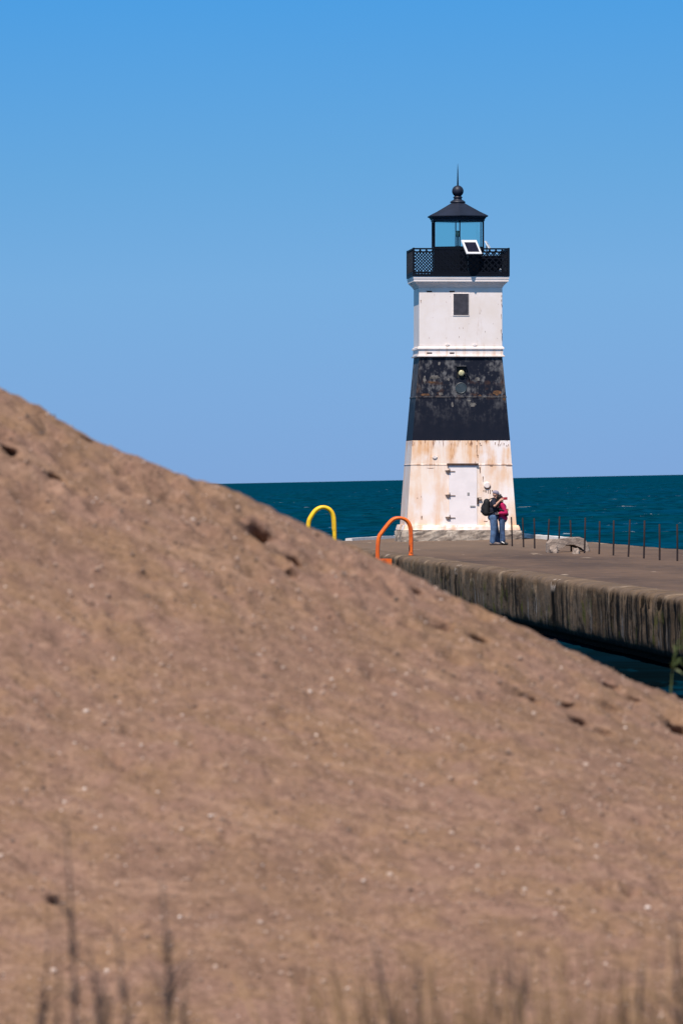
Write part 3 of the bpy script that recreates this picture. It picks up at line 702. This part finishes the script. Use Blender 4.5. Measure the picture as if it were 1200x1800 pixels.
# ------------------------------------------------------------------ people
def blob(name, prims, mat, parent, voxel=.012, smooth=3, M=None):
    bb = bmesh.new()
    for pr in prims:
        tmp = bmesh.new()
        if pr[0] == 'c':                                   # tapered capsule p0,p1,r0,r1
            _, p0, p1, ra, rb = pr
            for p_, r_ in ((p0, ra), (p1, rb)): bmesh.ops.create_icosphere(tmp, subdivisions=2, radius=r_, matrix=Matrix.Translation(Vector(p_)))
            h_ = bmesh.ops.convex_hull(tmp, input=tmp.verts)
            bmesh.ops.delete(tmp, geom=list({g for g in h_['geom_interior'] + h_['geom_unused'] if isinstance(g, bmesh.types.BMVert)}), context='VERTS')
        else:                                              # ellipsoid c, radii, rot(optional)
            _, c_, rr = pr[:3]; rot = pr[3] if len(pr) > 3 else Matrix.Identity(4)
            bmesh.ops.create_icosphere(tmp, subdivisions=3, radius=1, matrix=Matrix.Translation(Vector(c_)) @ rot @ Matrix.Diagonal((*rr, 1)))
        me_ = bpy.data.meshes.new('t'); tmp.to_mesh(me_); tmp.free(); bb.from_mesh(me_); bpy.data.meshes.remove(me_)
    me = bpy.data.meshes.new(name); bb.to_mesh(me); bb.free()
    o = bpy.data.objects.new(name, me); col.objects.link(o)
    r_ = o.modifiers.new('r', 'REMESH'); r_.mode = 'VOXEL'; r_.voxel_size = voxel; r_.use_smooth_shade = True
    s_ = o.modifiers.new('s', 'SMOOTH'); s_.factor = .5; s_.iterations = smooth
    dg = bpy.context.evaluated_depsgraph_get(); dg.update()
    nm_ = bpy.data.meshes.new_from_object(o.evaluated_get(dg)); o.modifiers.clear(); o.data = nm_; bpy.data.meshes.remove(me)
    nm_.name = name; nm_.materials.clear(); nm_.materials.append(mat)
    if parent: o.parent = parent
    return o
SKIN = simple('skin', (.50, .27, .19), .5, var=.1)
SKIN2 = simple('pale skin', (.55, .33, .25), .5, var=.1)
NAVY = simple('navy cotton', (.007, .009, .026), .9, var=.3, scale=9, bs=.4, bd=.03)
PACK = simple('black nylon', (.004, .004, .006), .75, var=.3, scale=9, bs=.4, bd=.03)
JEANS = simple('blue denim', (.085, .16, .30), .9, var=.45, scale=7, bs=.4, bd=.03)
JEANS2 = simple('dark blue denim', (.06, .115, .235), .9, var=.5, scale=7, bs=.4, bd=.03)
MAG = simple('magenta fleece', (.52, .006, .10), .9, var=.25, scale=6, bs=.4, bd=.03)
HAIR = simple('dark brown hair', (.010, .007, .008), .6, var=.4, scale=40, spec=.25, bs=.9, bd=.02)
CAPM = simple('pale grey cap cloth', (.26, .235, .30), .9, var=.35, scale=9)
CAPB = simple('dark violet cap cloth', (.06, .045, .075), .9, var=.3, scale=9)
SHOE = simple('grey tan shoe', (.20, .16, .15), .8, var=.4, scale=15)
SHOEB = simple('black shoe', (.008, .008, .01), .6)
SOLE = simple('white shoe stripe', (.75, .74, .72), .6, var=.05)
REDP = simple('red phone case', (.42, .012, .03), .4, var=.1)
SCREEN = simple('phone glass', (.01, .01, .012), .1)
EYE = simple('eye', (.02, .015, .012), .2)
def hand(c, fd, pn, r=.0095, curl=.4, sgn=1):
    """palm at c, fingers along fd, palm normal pn; five bent fingers."""
    c = Vector(c); fd = Vector(fd).normalized(); pn = Vector(pn).normalized(); sd = fd.cross(pn).normalized() * sgn
    out = [('c', c - fd * .035 + sd * .012, c + fd * .035 + sd * .022, .020, .018), ('c', c - fd * .035 - sd * .012, c + fd * .035 - sd * .022, .020, .017)]
    for i, (o_, L) in enumerate(((.030, .068), (.010, .078), (-.010, .073), (-.030, .056))):
        a = c + fd * .045 + sd * o_; k1 = (fd + pn * curl * .5).normalized(); k2 = (fd + pn * curl * 1.6).normalized(); k3 = (fd * .6 + pn * curl * 2.4).normalized()
        b_ = a + k1 * L * .45; d_ = b_ + k2 * L * .32; f_ = d_ + k3 * L * .25
        out += [('c', a, b_, r, r * .95), ('c', b_, d_, r * .95, r * .88), ('c', d_, f_, r * .88, r * .75)]
    a = c - fd * .015 + sd * .03; b_ = a + (sd * .8 + fd * .6 + pn * .3).normalized() * .045; d_ = b_ + (sd * .2 + fd * .8 + pn * .5).normalized() * .032
    out += [('c', a, b_, r * 1.25, r * 1.1), ('c', b_, d_, r * 1.1, r * .85)]
    return out
def head(c, face, r=.098, tilt=0.0):
    """head ellipsoid at c looking along face."""
    c = Vector(c); f = Vector(face).normalized(); u = (Vector((0, 0, 1)) - f * f.z).normalized(); s = f.cross(u)
    rot = Matrix((s, f, u)).transposed().to_4x4()
    P_ = lambda a, b_, d_: c + s * a + f * b_ + u * d_
    pr = [('e', P_(0, -.008, .022), (.075, .094, .098), rot), ('e', P_(0, .022, -.045), (.058, .066, .072), rot),
          ('c', P_(0, .082, .015), P_(0, .108, -.022), .010, .015), ('c', P_(-.015, .102, -.026), P_(.015, .102, -.026), .009, .009),
          ('c', P_(-.022, .082, -.062), P_(.022, .082, -.062), .010, .010), ('c', P_(-.018, .078, -.075), P_(.018, .078, -.075), .011, .011),
          ('e', P_(0, .070, -.100), (.026, .022, .018), rot),
          ('c', P_(-.040, .080, .026), P_(-.012, .088, .024), .011, .010), ('c', P_(.040, .080, .026), P_(.012, .088, .024), .011, .010),
          ('e', P_(-.076, -.006, -.004), (.011, .020, .032), rot), ('e', P_(.076, -.006, -.004), (.011, .020, .032), rot)]
    eyes = [P_(-.030, .0815, .006), P_(.030, .0815, .006)]
    return pr, P_, rot, eyes
def add_eyes(eyes, parent):
    for p_ in eyes:
        b = MB(); b.prof([(.011 * math.sin(a), -.011 * math.cos(a)) for a in lin(.1, 3.04, 8)], 10); o = b.build('eye', EYE, parent); o.location = p_

pm_ = on_deck(868, 958.5)
# --- man (local: x right in photo, y away from camera)
man = empty('person', (pm_.x, pm_.y, 0), 0)
tag(man, 'person in navy t-shirt, jeans and pale cap, reaching out one arm with a phone', 'person')
hp, hP, hrot, eyes = head((.075, .02, 1.50), (.93, -.25, -.28))
hipL, hipR = (-.01, .10, .83), (-.01, -.10, .83)
kL, kR = (.055, .12, .46), (-.005, -.12, .45)
aL, aR = (.075, .13, .085), (-.05, -.13, .085)
shL, shR = (.02, .19, 1.31), (.0, -.19, 1.30)
elR, wrR = (.03, -.34, 1.175), (.165, -.24, 1.30)
hR = (.215, -.20, 1.345)
elL, wrL = (.20, .20, 1.10), (.36, .06, 1.06)
body = [('e', (-.015, 0, .86), (.135, .17, .13)), ('e', (-.005, 0, 1.03), (.135, .165, .17)), ('e', (.005, 0, 1.20), (.13, .185, .15)), ('c', shL, shR, .07, .07),
        ('c', (.03, .01, 1.28), (.07, .02, 1.45), .062, .056),
        ('c', hipL, kL, .088, .060), ('c', kL, aL, .058, .042), ('c', hipR, kR, .088, .060), ('c', kR, aR, .058, .042),
        ('c', aL, (aL[0] + .12, .14, .045), .040, .026), ('c', aR, (aR[0] + .11, -.148, .045), .040, .026),
        ('c', shR, elR, .056, .045), ('c', elR, wrR, .044, .031), ('c', wrR, hR, .029, .026),
        ('c', shL, elL, .056, .045), ('c', elL, wrL, .043, .030)]
body += hp + hand(hR, (.75, .15, .5), (.3, .9, -.1), curl=.5, sgn=-1) + hand((.41, .0, 1.05), (.4, -.9, .0), (-.9, -.3, .0), curl=.5)
blob('body', body, SKIN, man, .0085, 2)
add_eyes(eyes, man)
g = .016
blob('shirt', [('e', (.0, 0, .94), (.185, .20, .11)), ('e', (.01, 0, 1.04), (.178, .195, .17)), ('e', (.005, 0, 1.20), (.147, .203, .155)), ('c', shL, shR, .085, .085),
               ('c', shR, Vector(shR).lerp(Vector(elR), .72), .078, .072), ('c', shL, Vector(shL).lerp(Vector(elL), .72), .078, .07), ('c', (.02, 0, 1.30), (.035, .01, 1.37), .085, .072)], NAVY, man, .014, 3)
blob('trousers', [('e', (-.015, 0, .84), (.165, .195, .13)), ('c', hipL, kL, .125, .098), ('c', kL, (aL[0], aL[1], .10), .098, .088), ('c', hipR, kR, .125, .10), ('c', kR, (aR[0], aR[1], .10), .10, .09)], JEANS, man, .014, 3)
for (a_, y_) in ((aL, .14), (aR, -.145)):
    blob('shoe', [('c', (a_[0] - .05, y_, .055), (a_[0] + .06, y_, .055), .056, .054), ('c', (a_[0] + .06, y_, .05), (a_[0] + .19, y_ * 1.02, .040), .052, .040)], SHOE, man, .011, 2)
co = blob('cap', [('e', hP(0, -.012, .055), (.088, .106, .082), hrot)], CAPM, man, .011, 2)
for v_ in co.data.vertices:
    f_ = (v_.co - hP(0, 0, .045)).dot(hrot.to_3x3() @ Vector((0, 0, 1)))
    if f_ < 0: v_.co -= hrot.to_3x3() @ Vector((0, 0, 1)) * f_
blob('cap_brim', [('e', hP(0, .10, .052), (.070, .075, .011), hrot)], CAPB, man, .009, 1)
# backpack (a thing of its own)
bp = empty('backpack', (pm_.x, pm_.y, 0), 0); tag(bp, 'large black backpack worn on the back of the person in the navy shirt', 'backpack')
blob('pack_body', [('c', (-.22, -.10, .97), (-.20, -.09, 1.28), .105, .095), ('c', (-.22, .10, .97), (-.20, .09, 1.28), .105, .095), ('c', (-.22, 0, .97), (-.20, 0, 1.30), .105, .10), ('e', (-.25, 0, 1.08), (.125, .18, .20))], PACK, bp, .016, 3)
blob('front_pocket', [('c', (-.335, -.08, 1.02), (-.335, .08, 1.02), .055, .055), ('c', (-.33, -.07, 1.12), (-.33, .07, 1.12), .05, .05)], NAVY, bp, .014, 3)
for s_ in (-1, 1):
    b = MB(); b.tube([(-.14, s_ * .12, 1.36), (-.02, s_ * .125, 1.405), (.09, s_ * .125, 1.36), (.155, s_ * .13, 1.22), (.12, s_ * .16, 1.06), (-.05, s_ * .20, .98), (-.17, s_ * .17, .96)], .015, 8); b.build('shoulder_strap', PACK, bp)
# phone
ph = empty('phone', (pm_.x + .335, pm_.y - .16, 1.385), 0); ph.rotation_euler = (0, R(-3), R(18))
b = MB(); b.box(-.085, .085, -.006, .006, -.04, .04); b.build('phone_case', REDP, ph, .004)
b = MB(); b.box(-.078, .078, .0062, .0085, -.034, .034); b.build('screen', SCREEN, ph)
tag(ph, 'phone in a red case held out in front of the two people', 'phone')
# --- woman
wo_ = empty('person', (pm_.x + .25, pm_.y + .02, 0), 0)
tag(wo_, 'person in magenta jacket and jeans with dark hair leaning against the backpacker', 'person')
hp, hP, hrot, eyes = head((-.075, -.04, 1.375), (-.55, .72, .05))
hipL, hipR = (.0, .09, .78), (.0, -.09, .78)
kL, kR = (-.02, .10, .43), (.0, -.09, .42)
aL, aR = (-.06, .12, .08), (.02, -.09, .08)
shL, shR = (.0, .16, 1.20), (.0, -.17, 1.20)
elR, wrR = (.115, -.20, .96), (-.06, -.23, .95)
elL, wrL = (.05, .24, .98), (-.16, .20, 1.0)
body = [('e', (.015, 0, .80), (.12, .16, .12)), ('e', (.01, 0, .97), (.105, .135, .16)), ('e', (0, 0, 1.12), (.11, .155, .13)), ('c', shL, shR, .058, .058), ('c', (-.01, -.01, 1.18), (-.06, -.035, 1.34), .050, .046),
        ('c', hipL, kL, .082, .055), ('c', kL, aL, .053, .038), ('c', hipR, kR, .082, .055), ('c', kR, aR, .053, .038),
        ('c', aL, (aL[0] - .10, .145, .04), .034, .022), ('c', aR, (aR[0] + .06, -.135, .04), .034, .022),
        ('c', shR, elR, .048, .040), ('c', elR, wrR, .038, .027), ('c', shL, elL, .048, .040), ('c', elL, wrL, .038, .027)]
body += hp + hand((-.13, -.225, .945), (-1, .05, -.05), (0, 1, 0), r=.0085, curl=.4, sgn=-1) + hand((-.23, .18, 1.0), (-1, -.2, 0), (0, -1, 0), r=.0085, curl=.4)
blob('body', body, SKIN2, wo_, .0085, 2)
add_eyes(eyes, wo_)
blob('jacket', [('e', (.02, 0, .80), (.148, .185, .12)), ('e', (.015, 0, .95), (.138, .168, .18)), ('e', (0, 0, 1.12), (.138, .178, .145)), ('c', shL, shR, .078, .078), ('c', (-.01, -.01, 1.2), (-.03, -.02, 1.27), .075, .062),
                ('c', shR, elR, .074, .064), ('c', elR, wrR, .062, .05), ('c', shL, elL, .074, .064), ('c', elL, wrL, .062, .05)], MAG, wo_, .013, 3)
blob('trousers', [('e', (.015, 0, .77), (.138, .172, .12)), ('c', hipL, kL, .100, .074), ('c', kL, (aL[0], aL[1], .10), .074, .066), ('c', hipR, kR, .100, .076), ('c', kR, (aR[0], aR[1], .13), .076, .068)], JEANS2, wo_, .013, 3)
blob('hair', [('e', hP(0, -.022, .04), (.092, .100, .088), hrot), ('e', hP(0, -.055, -.03), (.088, .062, .10), hrot), ('c', hP(-.03, -.075, -.05), hP(-.035, -.09, -.20), .055, .034), ('c', hP(.03, -.075, -.05), hP(.035, -.09, -.19), .055, .036), ('c', hP(.07, -.01, .03), hP(.085, -.03, -.14), .028, .02), ('c', hP(-.07, -.01, .03), hP(-.085, -.03, -.14), .028, .02)], HAIR, wo_, .012, 2)
for (a_, y_, dx_, dy_) in ((aL, .13, -1, .02), (aR, -.10, .6, -.12)):
    so_ = blob('shoe', [('c', (a_[0] - .03 * dx_, y_, .05), (a_[0] + .06 * dx_, y_ + dy_ * .4, .054), .054, .052), ('c', (a_[0] + .06 * dx_, y_ + dy_ * .4, .047), (a_[0] + .18 * dx_, y_ + dy_, .038), .050, .038)], SHOEB, wo_, .011, 2)
    if dx_ > 0:
        b = MB(); b.tube([(a_[0] - .05, y_ - .045, .10), (a_[0] + .0, y_ - .066, .07), (a_[0] + .075, y_ - .115, .03)], .016, 8); b.build('shoe_stripe', SOLE, so_)
hb = empty('shoulder_bag', (pm_.x + .25, pm_.y + .02, 0), 0); tag(hb, 'dark strap bag worn across the magenta jacket', 'bag')
blob('pouch', [('c', (.135, -.13, .90), (.15, .02, .91), .052, .052), ('c', (.13, -.12, .97), (.15, .02, .98), .04, .04)], PACK, hb, .011, 2)
b = MB(); b.tube([(.12, -.19, .965), (.05, -.238, 1.02), (-.06, -.226, 1.06), (-.13, -.15, 1.12), (-.145, -.02, 1.17)], .026, 8); b.build('strap', PACK, hb)

# ------------------------------------------------------------------ dune
sil = [(-700, 560), (-300, 600), (-100, 646), (0, 680), (60, 707), (150, 762), (230, 798), (300, 826), (330, 840), (370, 851), (400, 858), (440, 880), (470, 898), (520, 925), (560, 946), (600, 964), (660, 995), (700, 1012), (740, 1032), (800, 1053), (860, 1078), (940, 1106), (1000, 1136), (1060, 1160), (1110, 1184), (1160, 1206), (1200, 1217), (1350, 1275), (1700, 1400), (2600, 1640), (4200, 2000)]
YC = 36.0
crest = [(at(a, b_ + 3, YC).x, at(a, b_ + 3, YC).z) for a, b_ in sil]
def zc(x):
    if x <= crest[0][0]: return crest[0][1] + .6 * (1 - math.exp((x - crest[0][0]) * .15))
    for (xa, za), (xb, zb) in zip(crest, crest[1:]):
        if x <= xb: return za + (zb - za) * (x - xa) / (xb - xa)
    return crest[-1][1] - .1 * (x - crest[-1][0])
def zcs(x): return (zc(x - .05) + zc(x) + zc(x + .05) + zc(x - .1) + zc(x + .1)) / 5
ZB = -.42
def hbase(x, y):
    c = zcs(x)
    if y <= 30:
        base = ZB + .75 * (1 - math.exp(-(30 - y) / 14.0))
        rgt_ = max(0, (x - 4) / 9); return min(base, c if c < ZB else base) - rgt_ * .9
    if y <= YC:
        t = (YC - y) / 6.0; q = (math.sqrt(t * t + .006) - math.sqrt(.006)) / (math.sqrt(1.006) - math.sqrt(.006))
        lo = min(ZB, c) - max(0, (x - 4) / 9) * .9
        return c - (c - lo) * q
    t = y - YC; return max(-3.2, c - .55 * (math.sqrt(t * t + .25) - .5))
# dents and footprints: (photo x, photo y, radius m, depth m)
dent_px = [(15, 800, .035, .16), (95, 853, .035, .12), (285, 880, .045, .20), (300, 860, .05, .06), (228, 880, .04, .05), (155, 773, .035, .12), (75, 730, .03, .06), (345, 893, .03, .06), (455, 936, .05, .17), (485, 940, .03, .05), (515, 985, .05, .12), (492, 990, .03, .06), (510, 1010, .03, .07), (608, 992, .03, .06),
           (772, 1107, .055, .10), (840, 1130, .035, .14), (715, 1112, .035, .06), (732, 1050, .03, .07), (695, 1050, .04, .05), (800, 1057, .05, .09), (930, 1222, .05, .10), (997, 1232, .045, .09), (1017, 1265, .04, .10), (1070, 1205, .045, .09), (1115, 1232, .055, .09), (1190, 1277, .055, .14), (1070, 1240, .05, .07), (1060, 1285, .04, .07),
           (95, 1592, .022, .14), (1050, 1572, .04, .06), (535, 1725, .03, .05), (360, 1330, .03, .04), (560, 1650, .025, .04), (1110, 1580, .03, .05), (200, 1330, .03, .04), (855, 1225, .03, .04)]
def ground_hit(px, py):
    v = ray(px, py); lo_, hi_ = 29.0, YC + .3
    d_ = lo_
    while d_ < hi_:
        p_ = CAM + v * (d_ / v.y)
        if p_.z < hbase(p_.x, p_.y): return p_
        d_ += .02
    return CAM + v * (hi_ / v.y)
dents = []
for a, b_, r_, q in dent_px:
    p_ = ground_hit(a, b_); dents.append((p_.x, p_.y, r_ * (.82 if q > .085 else .85), q * (1.3 if q > .085 else 1.4)))
rs = random.Random(3)
for _ in range(330):
    dents.append((rs.uniform(-2.6, 2.6), rs.uniform(29.7, 35.8), rs.uniform(.02, .06), rs.uniform(.008, .035)))
for _ in range(45):
    dents.append((rs.uniform(-1.8, 1.9), 35.7 - abs(rs.gauss(0, .7)), rs.uniform(.03, .055), rs.uniform(.04, .08)))
cells = {}
for dd in dents: cells.setdefault((int(dd[0] // .5), int(dd[1] // .5)), []).append(dd)
def surf(x, y):
    """returns displaced point"""
    z = hbase(x, y)
    fine = 28.5 < y < 38 and abs(x) < 3.2
    z += .05 * nz(x, y * .8, 0, .9, 2) + .05 * nz(x, y, 0, .35, 11)
    oy = 0.0
    if fine:
        # streaks run down the fall line of the pile (down-right in the photo)
        a = x * .80 + y * .60; bq = -x * .60 + y * .80
        z += .022 * nz(x * .45, y * 2.4, 0, 1.0, 5) + .012 * nz(x, y, 0, 4.6, 3) + .016 * nz(x, y, 0, 9.5, 7) + .010 * nz(x, y, 0, 21, 1)
        ci, cj = int(x // .5), int(y // .5)
        for i in (-1, 0, 1):
            for j in (-1, 0, 1):
                for (dx, dy, r_, q) in cells.get((ci + i, cj + j), ()):
                    ex = (x - dx) / (r_ * 1.35); ey = (y - dy) / (r_ * 1.3); e2 = ex * ex + ey * ey
                    if e2 < 9:
                        g_ = math.exp(-e2)
                        if q > .085: oy += g_ * q * .9; z -= g_ * q * .25
                        else: z -= g_ * q; z += q * .35 * math.exp(-((math.sqrt(e2) - 1.6) ** 2) * 3)
    return Vector((x, y + oy, z))
gx = [-60, -40, -26, -18, -13, -10, -8, -6.5, -5.5, -4.7, -4.0, -3.5, -3.1] + lin(-2.8, 2.8, 290) + [3.1, 3.5, 4.0, 4.7, 5.5, 6.5, 8, 10, 13, 18, 26]
gy = [-40, -20, -10, -4, 0, 4, 8, 11, 14, 17, 20, 22, 24, 25.5, 26.7, 27.6, 28.3, 28.8] + lin(29.2, 37.2, 380) + [37.5, 38, 38.6, 39.4, 40.4, 41.6, 43.5, 46]
sm_ = MB(); vv = [surf(x, y) for y in gy for x in gx]; n = len(gx)
sm_.add(vv, [(j * n + i, j * n + i + 1, (j + 1) * n + i + 1, (j + 1) * n + i) for j in range(len(gy) - 1) for i in range(n - 1)], True)
me = bpy.data.meshes.new('sand'); me.from_pydata(sm_.v, [], sm_.f); me.polygons.foreach_set('use_smooth', sm_.sm); me.materials.append(SAND); me.update()
so2 = bpy.data.objects.new('sand', me); col.objects.link(so2); tag(so2, 'sloping brown sand dune dotted with pebbles in the foreground', 'sand dune', kind='structure')

# pebbles: past counting, one object
def mat_pebble():
    t = NT('pebble'); gi = t.n('ShaderNodeNewGeometry'); cr = t.n('ShaderNodeValToRGB'); e = cr.color_ramp.elements
    e[0].position = 0; e[0].color = (.10, .075, .06, 1); e[1].position = 1; e[1].color = (.78, .66, .58, 1)
    for p_, c_ in ((.25, (.24, .155, .11, 1)), (.5, (.33, .22, .16, 1)), (.9, (.43, .31, .24, 1))):
        q = e.new(p_); q.color = c_
    t.l(gi.outputs['Random Per Island'], cr.inputs[0]); return t.done(cr.outputs[0], .6)
bb = bmesh.new(); bmesh.ops.create_icosphere(bb, subdivisions=1, radius=1); ico_v = [v_.co.copy() for v_ in bb.verts]; ico_f = [[v_.index for v_ in f.verts] for f in bb.faces]; bb.free()
pb = MB()
for _ in range(12000):
    x = rs.uniform(-2.5, 2.5); y = rs.uniform(29.4, 36.0); s_ = .0028 * (1 + rs.expovariate(1.0) * .75)
    if s_ > .0135: s_ = .0135
    p_ = surf(x, y); a_ = rs.uniform(0, 6.28); M_ = Matrix.Translation(p_ + Vector((0, 0, s_ * .3))) @ Matrix.Rotation(a_, 4, 'Z') @ Matrix.Diagonal((s_ * rs.uniform(.9, 1.5), s_ * rs.uniform(.8, 1.2), s_ * rs.uniform(.55, .95), 1))
    pb.add([M_ @ (v_ * rs.uniform(.85, 1.15)) for v_ in ico_v], ico_f)
tag(pb.build('pebbles', mat_pebble()), 'scattered pebbles and shell bits on the sand slope', 'pebbles', kind='stuff')

# ------------------------------------------------------------------ plants in front of the dune
STALK = simple('dry brown stalk', (.105, .072, .060), .9, var=.4, scale=20)
def mat_straw():
    t = NT('dry straw'); gi = t.n('ShaderNodeNewGeometry'); cr_ = t.n('ShaderNodeValToRGB'); e_ = cr_.color_ramp.elements
    e_[0].color = (.075, .048, .034, 1); e_[1].color = (.34, .22, .125, 1); q_ = e_.new(.5); q_.color = (.12, .075, .042, 1)
    t.l(gi.outputs['Random Per Island'], cr_.inputs[0]); return t.done(cr_.outputs[0], .9, spec=.1)
STRAW = mat_straw()
GREEN = simple('green leaf', (.075, .105, .020), .6, var=.4, scale=9)
def strand(m_, base, tip, bend, r, n=6):
    base = Vector(base); tip = Vector(tip); pts = []
    for i in range(n + 1):
        t = i / n; pts.append(base.lerp(tip, t) + Vector(bend) * math.sin(t * math.pi) * .5)
    m_.tube(pts, [r * (1 - .75 * i / n) + .0004 for i in range(n + 1)], 5)
def gz(x, y): return hbase(x, y) + .05 * nz(x, y * .8, 0, .9, 2) + .05 * nz(x, y, 0, .35, 11)
def dry_plant(root_px, d, tips, label, head_px=None):
    p_ = at(root_px, 1800, d); z0 = gz(p_.x, d)
    e = empty('dry_plant', (p_.x, d, z0)); tag(e, label, 'plant', 'dry seed stalks in front of the dune')
    for (px, py, th, plume) in tips:
        t_ = at(px, py, d) - Vector((p_.x, d, z0)); b = MB()
        b0 = Vector((rs.uniform(-.01, .01), rs.uniform(-.02, .02), -.03))
        th *= 1.75; bx = rs.uniform(-.10, .10); strand(b, b0, t_, (bx, 0, 0), th, 9)
        if plume:
            for k in range(30):
                q = rs.random(); f = 1 - plume * q; c_ = b0.lerp(t_, f) + Vector((math.sin(f * math.pi) * bx * .5, 0, 0)); dr = ((t_ - b0).normalized() + Vector((rs.uniform(-.35, .35), rs.uniform(-.35, .35), 0))).normalized()
                strand(b, c_, c_ + dr * (.008 + .045 * min(q * 2, 1)) * rs.uniform(.6, 1), (0, 0, 0), .0018 + .0024 * min(1, q * 2), 3)
        for k in range(rs.randint(4, 7)):
            f = rs.uniform(.3, .85); c_ = b0.lerp(t_, f) + Vector((math.sin(f * math.pi) * bx * .5, 0, 0)); L_ = rs.uniform(.08, .26) * (1.2 - f); sg = rs.choice((-1, 1))
            strand(b, c_, c_ + Vector((sg * L_ * rs.uniform(.35, .8), rs.uniform(-.03, .03), L_)), (-sg * .02, 0, 0), th * .6, 4)
        b.build('stem', STALK, e)
    return e
dry_plant(124, 17.0, [(116, 1436, .0042, .5), (88, 1636, .0032, .35), (156, 1660, .003, .3), (104, 1560, .0025, .0)], 'tallest dry seed stalk at the lower left, standing before the sand')
dry_plant(258, 16.4, [(284, 1545, .006, .55), (206, 1640, .0034, .4), (178, 1712, .0035, .3), (330, 1690, .0035, .4), (300, 1640, .003, .0)], 'thick dark dry plant with several stems right of the tallest stalk')
dry_plant(706, 16.6, [(652, 1640, .005, .45), (734, 1680, .0034, .4), (668, 1700, .003, .0)], 'forked dry plant near the bottom middle before the sand')
dry_plant(876, 16.2, [(892, 1640, .004, .45), (862, 1680, .003, .35), (935, 1670, .003, .3)], 'dry plant with thin upright stems right of the bottom middle')
dry_plant(1160, 16.0, [(1178, 1600, .005, .5), (1128, 1690, .0034, .3), (1210, 1680, .003, .3)], 'dark dry plant at the lower right corner')
gr = MB()
for k in range(760):
    px = rs.uniform(-150, 1350); d_ = rs.uniform(13.5, 17); w_ = .25 + .75 * max(0, (px - 300) / 900)
    py = 1800 - 170 * rs.random() ** 1.7 * (.55 + .6 * w_) + 25
    if px < 640 and rs.random() < .72: continue
    p_ = at(px + rs.uniform(-70, 70), 1800, d_); t_ = at(px, py, d_)
    t_ = t_ + Vector((rs.gauss(0, .15), 0, 0))
    strand(gr, (p_.x, d_ + rs.uniform(-.05, .05), gz(p_.x, d_) - .02), t_, (rs.uniform(-.06, .06), 0, 0), rs.uniform(.003, .0085), 5)
tag(gr.build('grass', STRAW), 'dry straw coloured beach grass along the bottom', 'grass', kind='stuff')
# green plant on the right shoulder of the dune
g0 = ground_hit(1172, 1210); gp = empty('green_plant', (g0.x, YC - .02, hbase(g0.x, YC - .02)))
tag(gp, 'green leafy weed growing on the right shoulder of the dune', 'plant')
b = MB(); strand(b, (0, 0, -.03), (.012, 0, .10), (0, 0, 0), .006); strand(b, (.012, 0, .09), (.045, 0, .25), (-.01, 0, 0), .005); b.build('stem', GREEN, gp)
for (x0_, z0_, x1_, z1_, wd_) in ((.02, .12, .0, .2, .012), (.03, .15, .10, .23, .018), (.04, .2, .12, .17, .02), (.045, .22, .03, .31, .012), (.05, .25, .12, .31, .02), (.03, .13, .11, .12, .016), (.055, .28, .1, .36, .015), (.1, .12, .2, .3, .02), (.1, .1, .17, .2, .02)):
    b = MB(); p0 = Vector((x0_ * .8, 0, z0_ * .8)); p1 = Vector((x1_ * .62, rs.uniform(-.04, .04), z1_ * .8)); t_ = (p1 - p0); s_ = Vector((-t_.z, rs.uniform(-.05, .05), t_.x)).normalized() * wd_ * .42; nn = t_.cross(s_).normalized() * .0015
    ring = []
    for f, k in ((0, .15), (.3, .9), (.6, .8), (1, .03)):
        c_ = p0 + t_ * f + Vector((0, 0, -.02 * f * f)); ring.append([c_ - s_ * k - nn, c_ + s_ * k - nn, c_ + s_ * k + nn, c_ - s_ * k + nn])
    b.loft(ring); b.build('leaf', GREEN, gp)
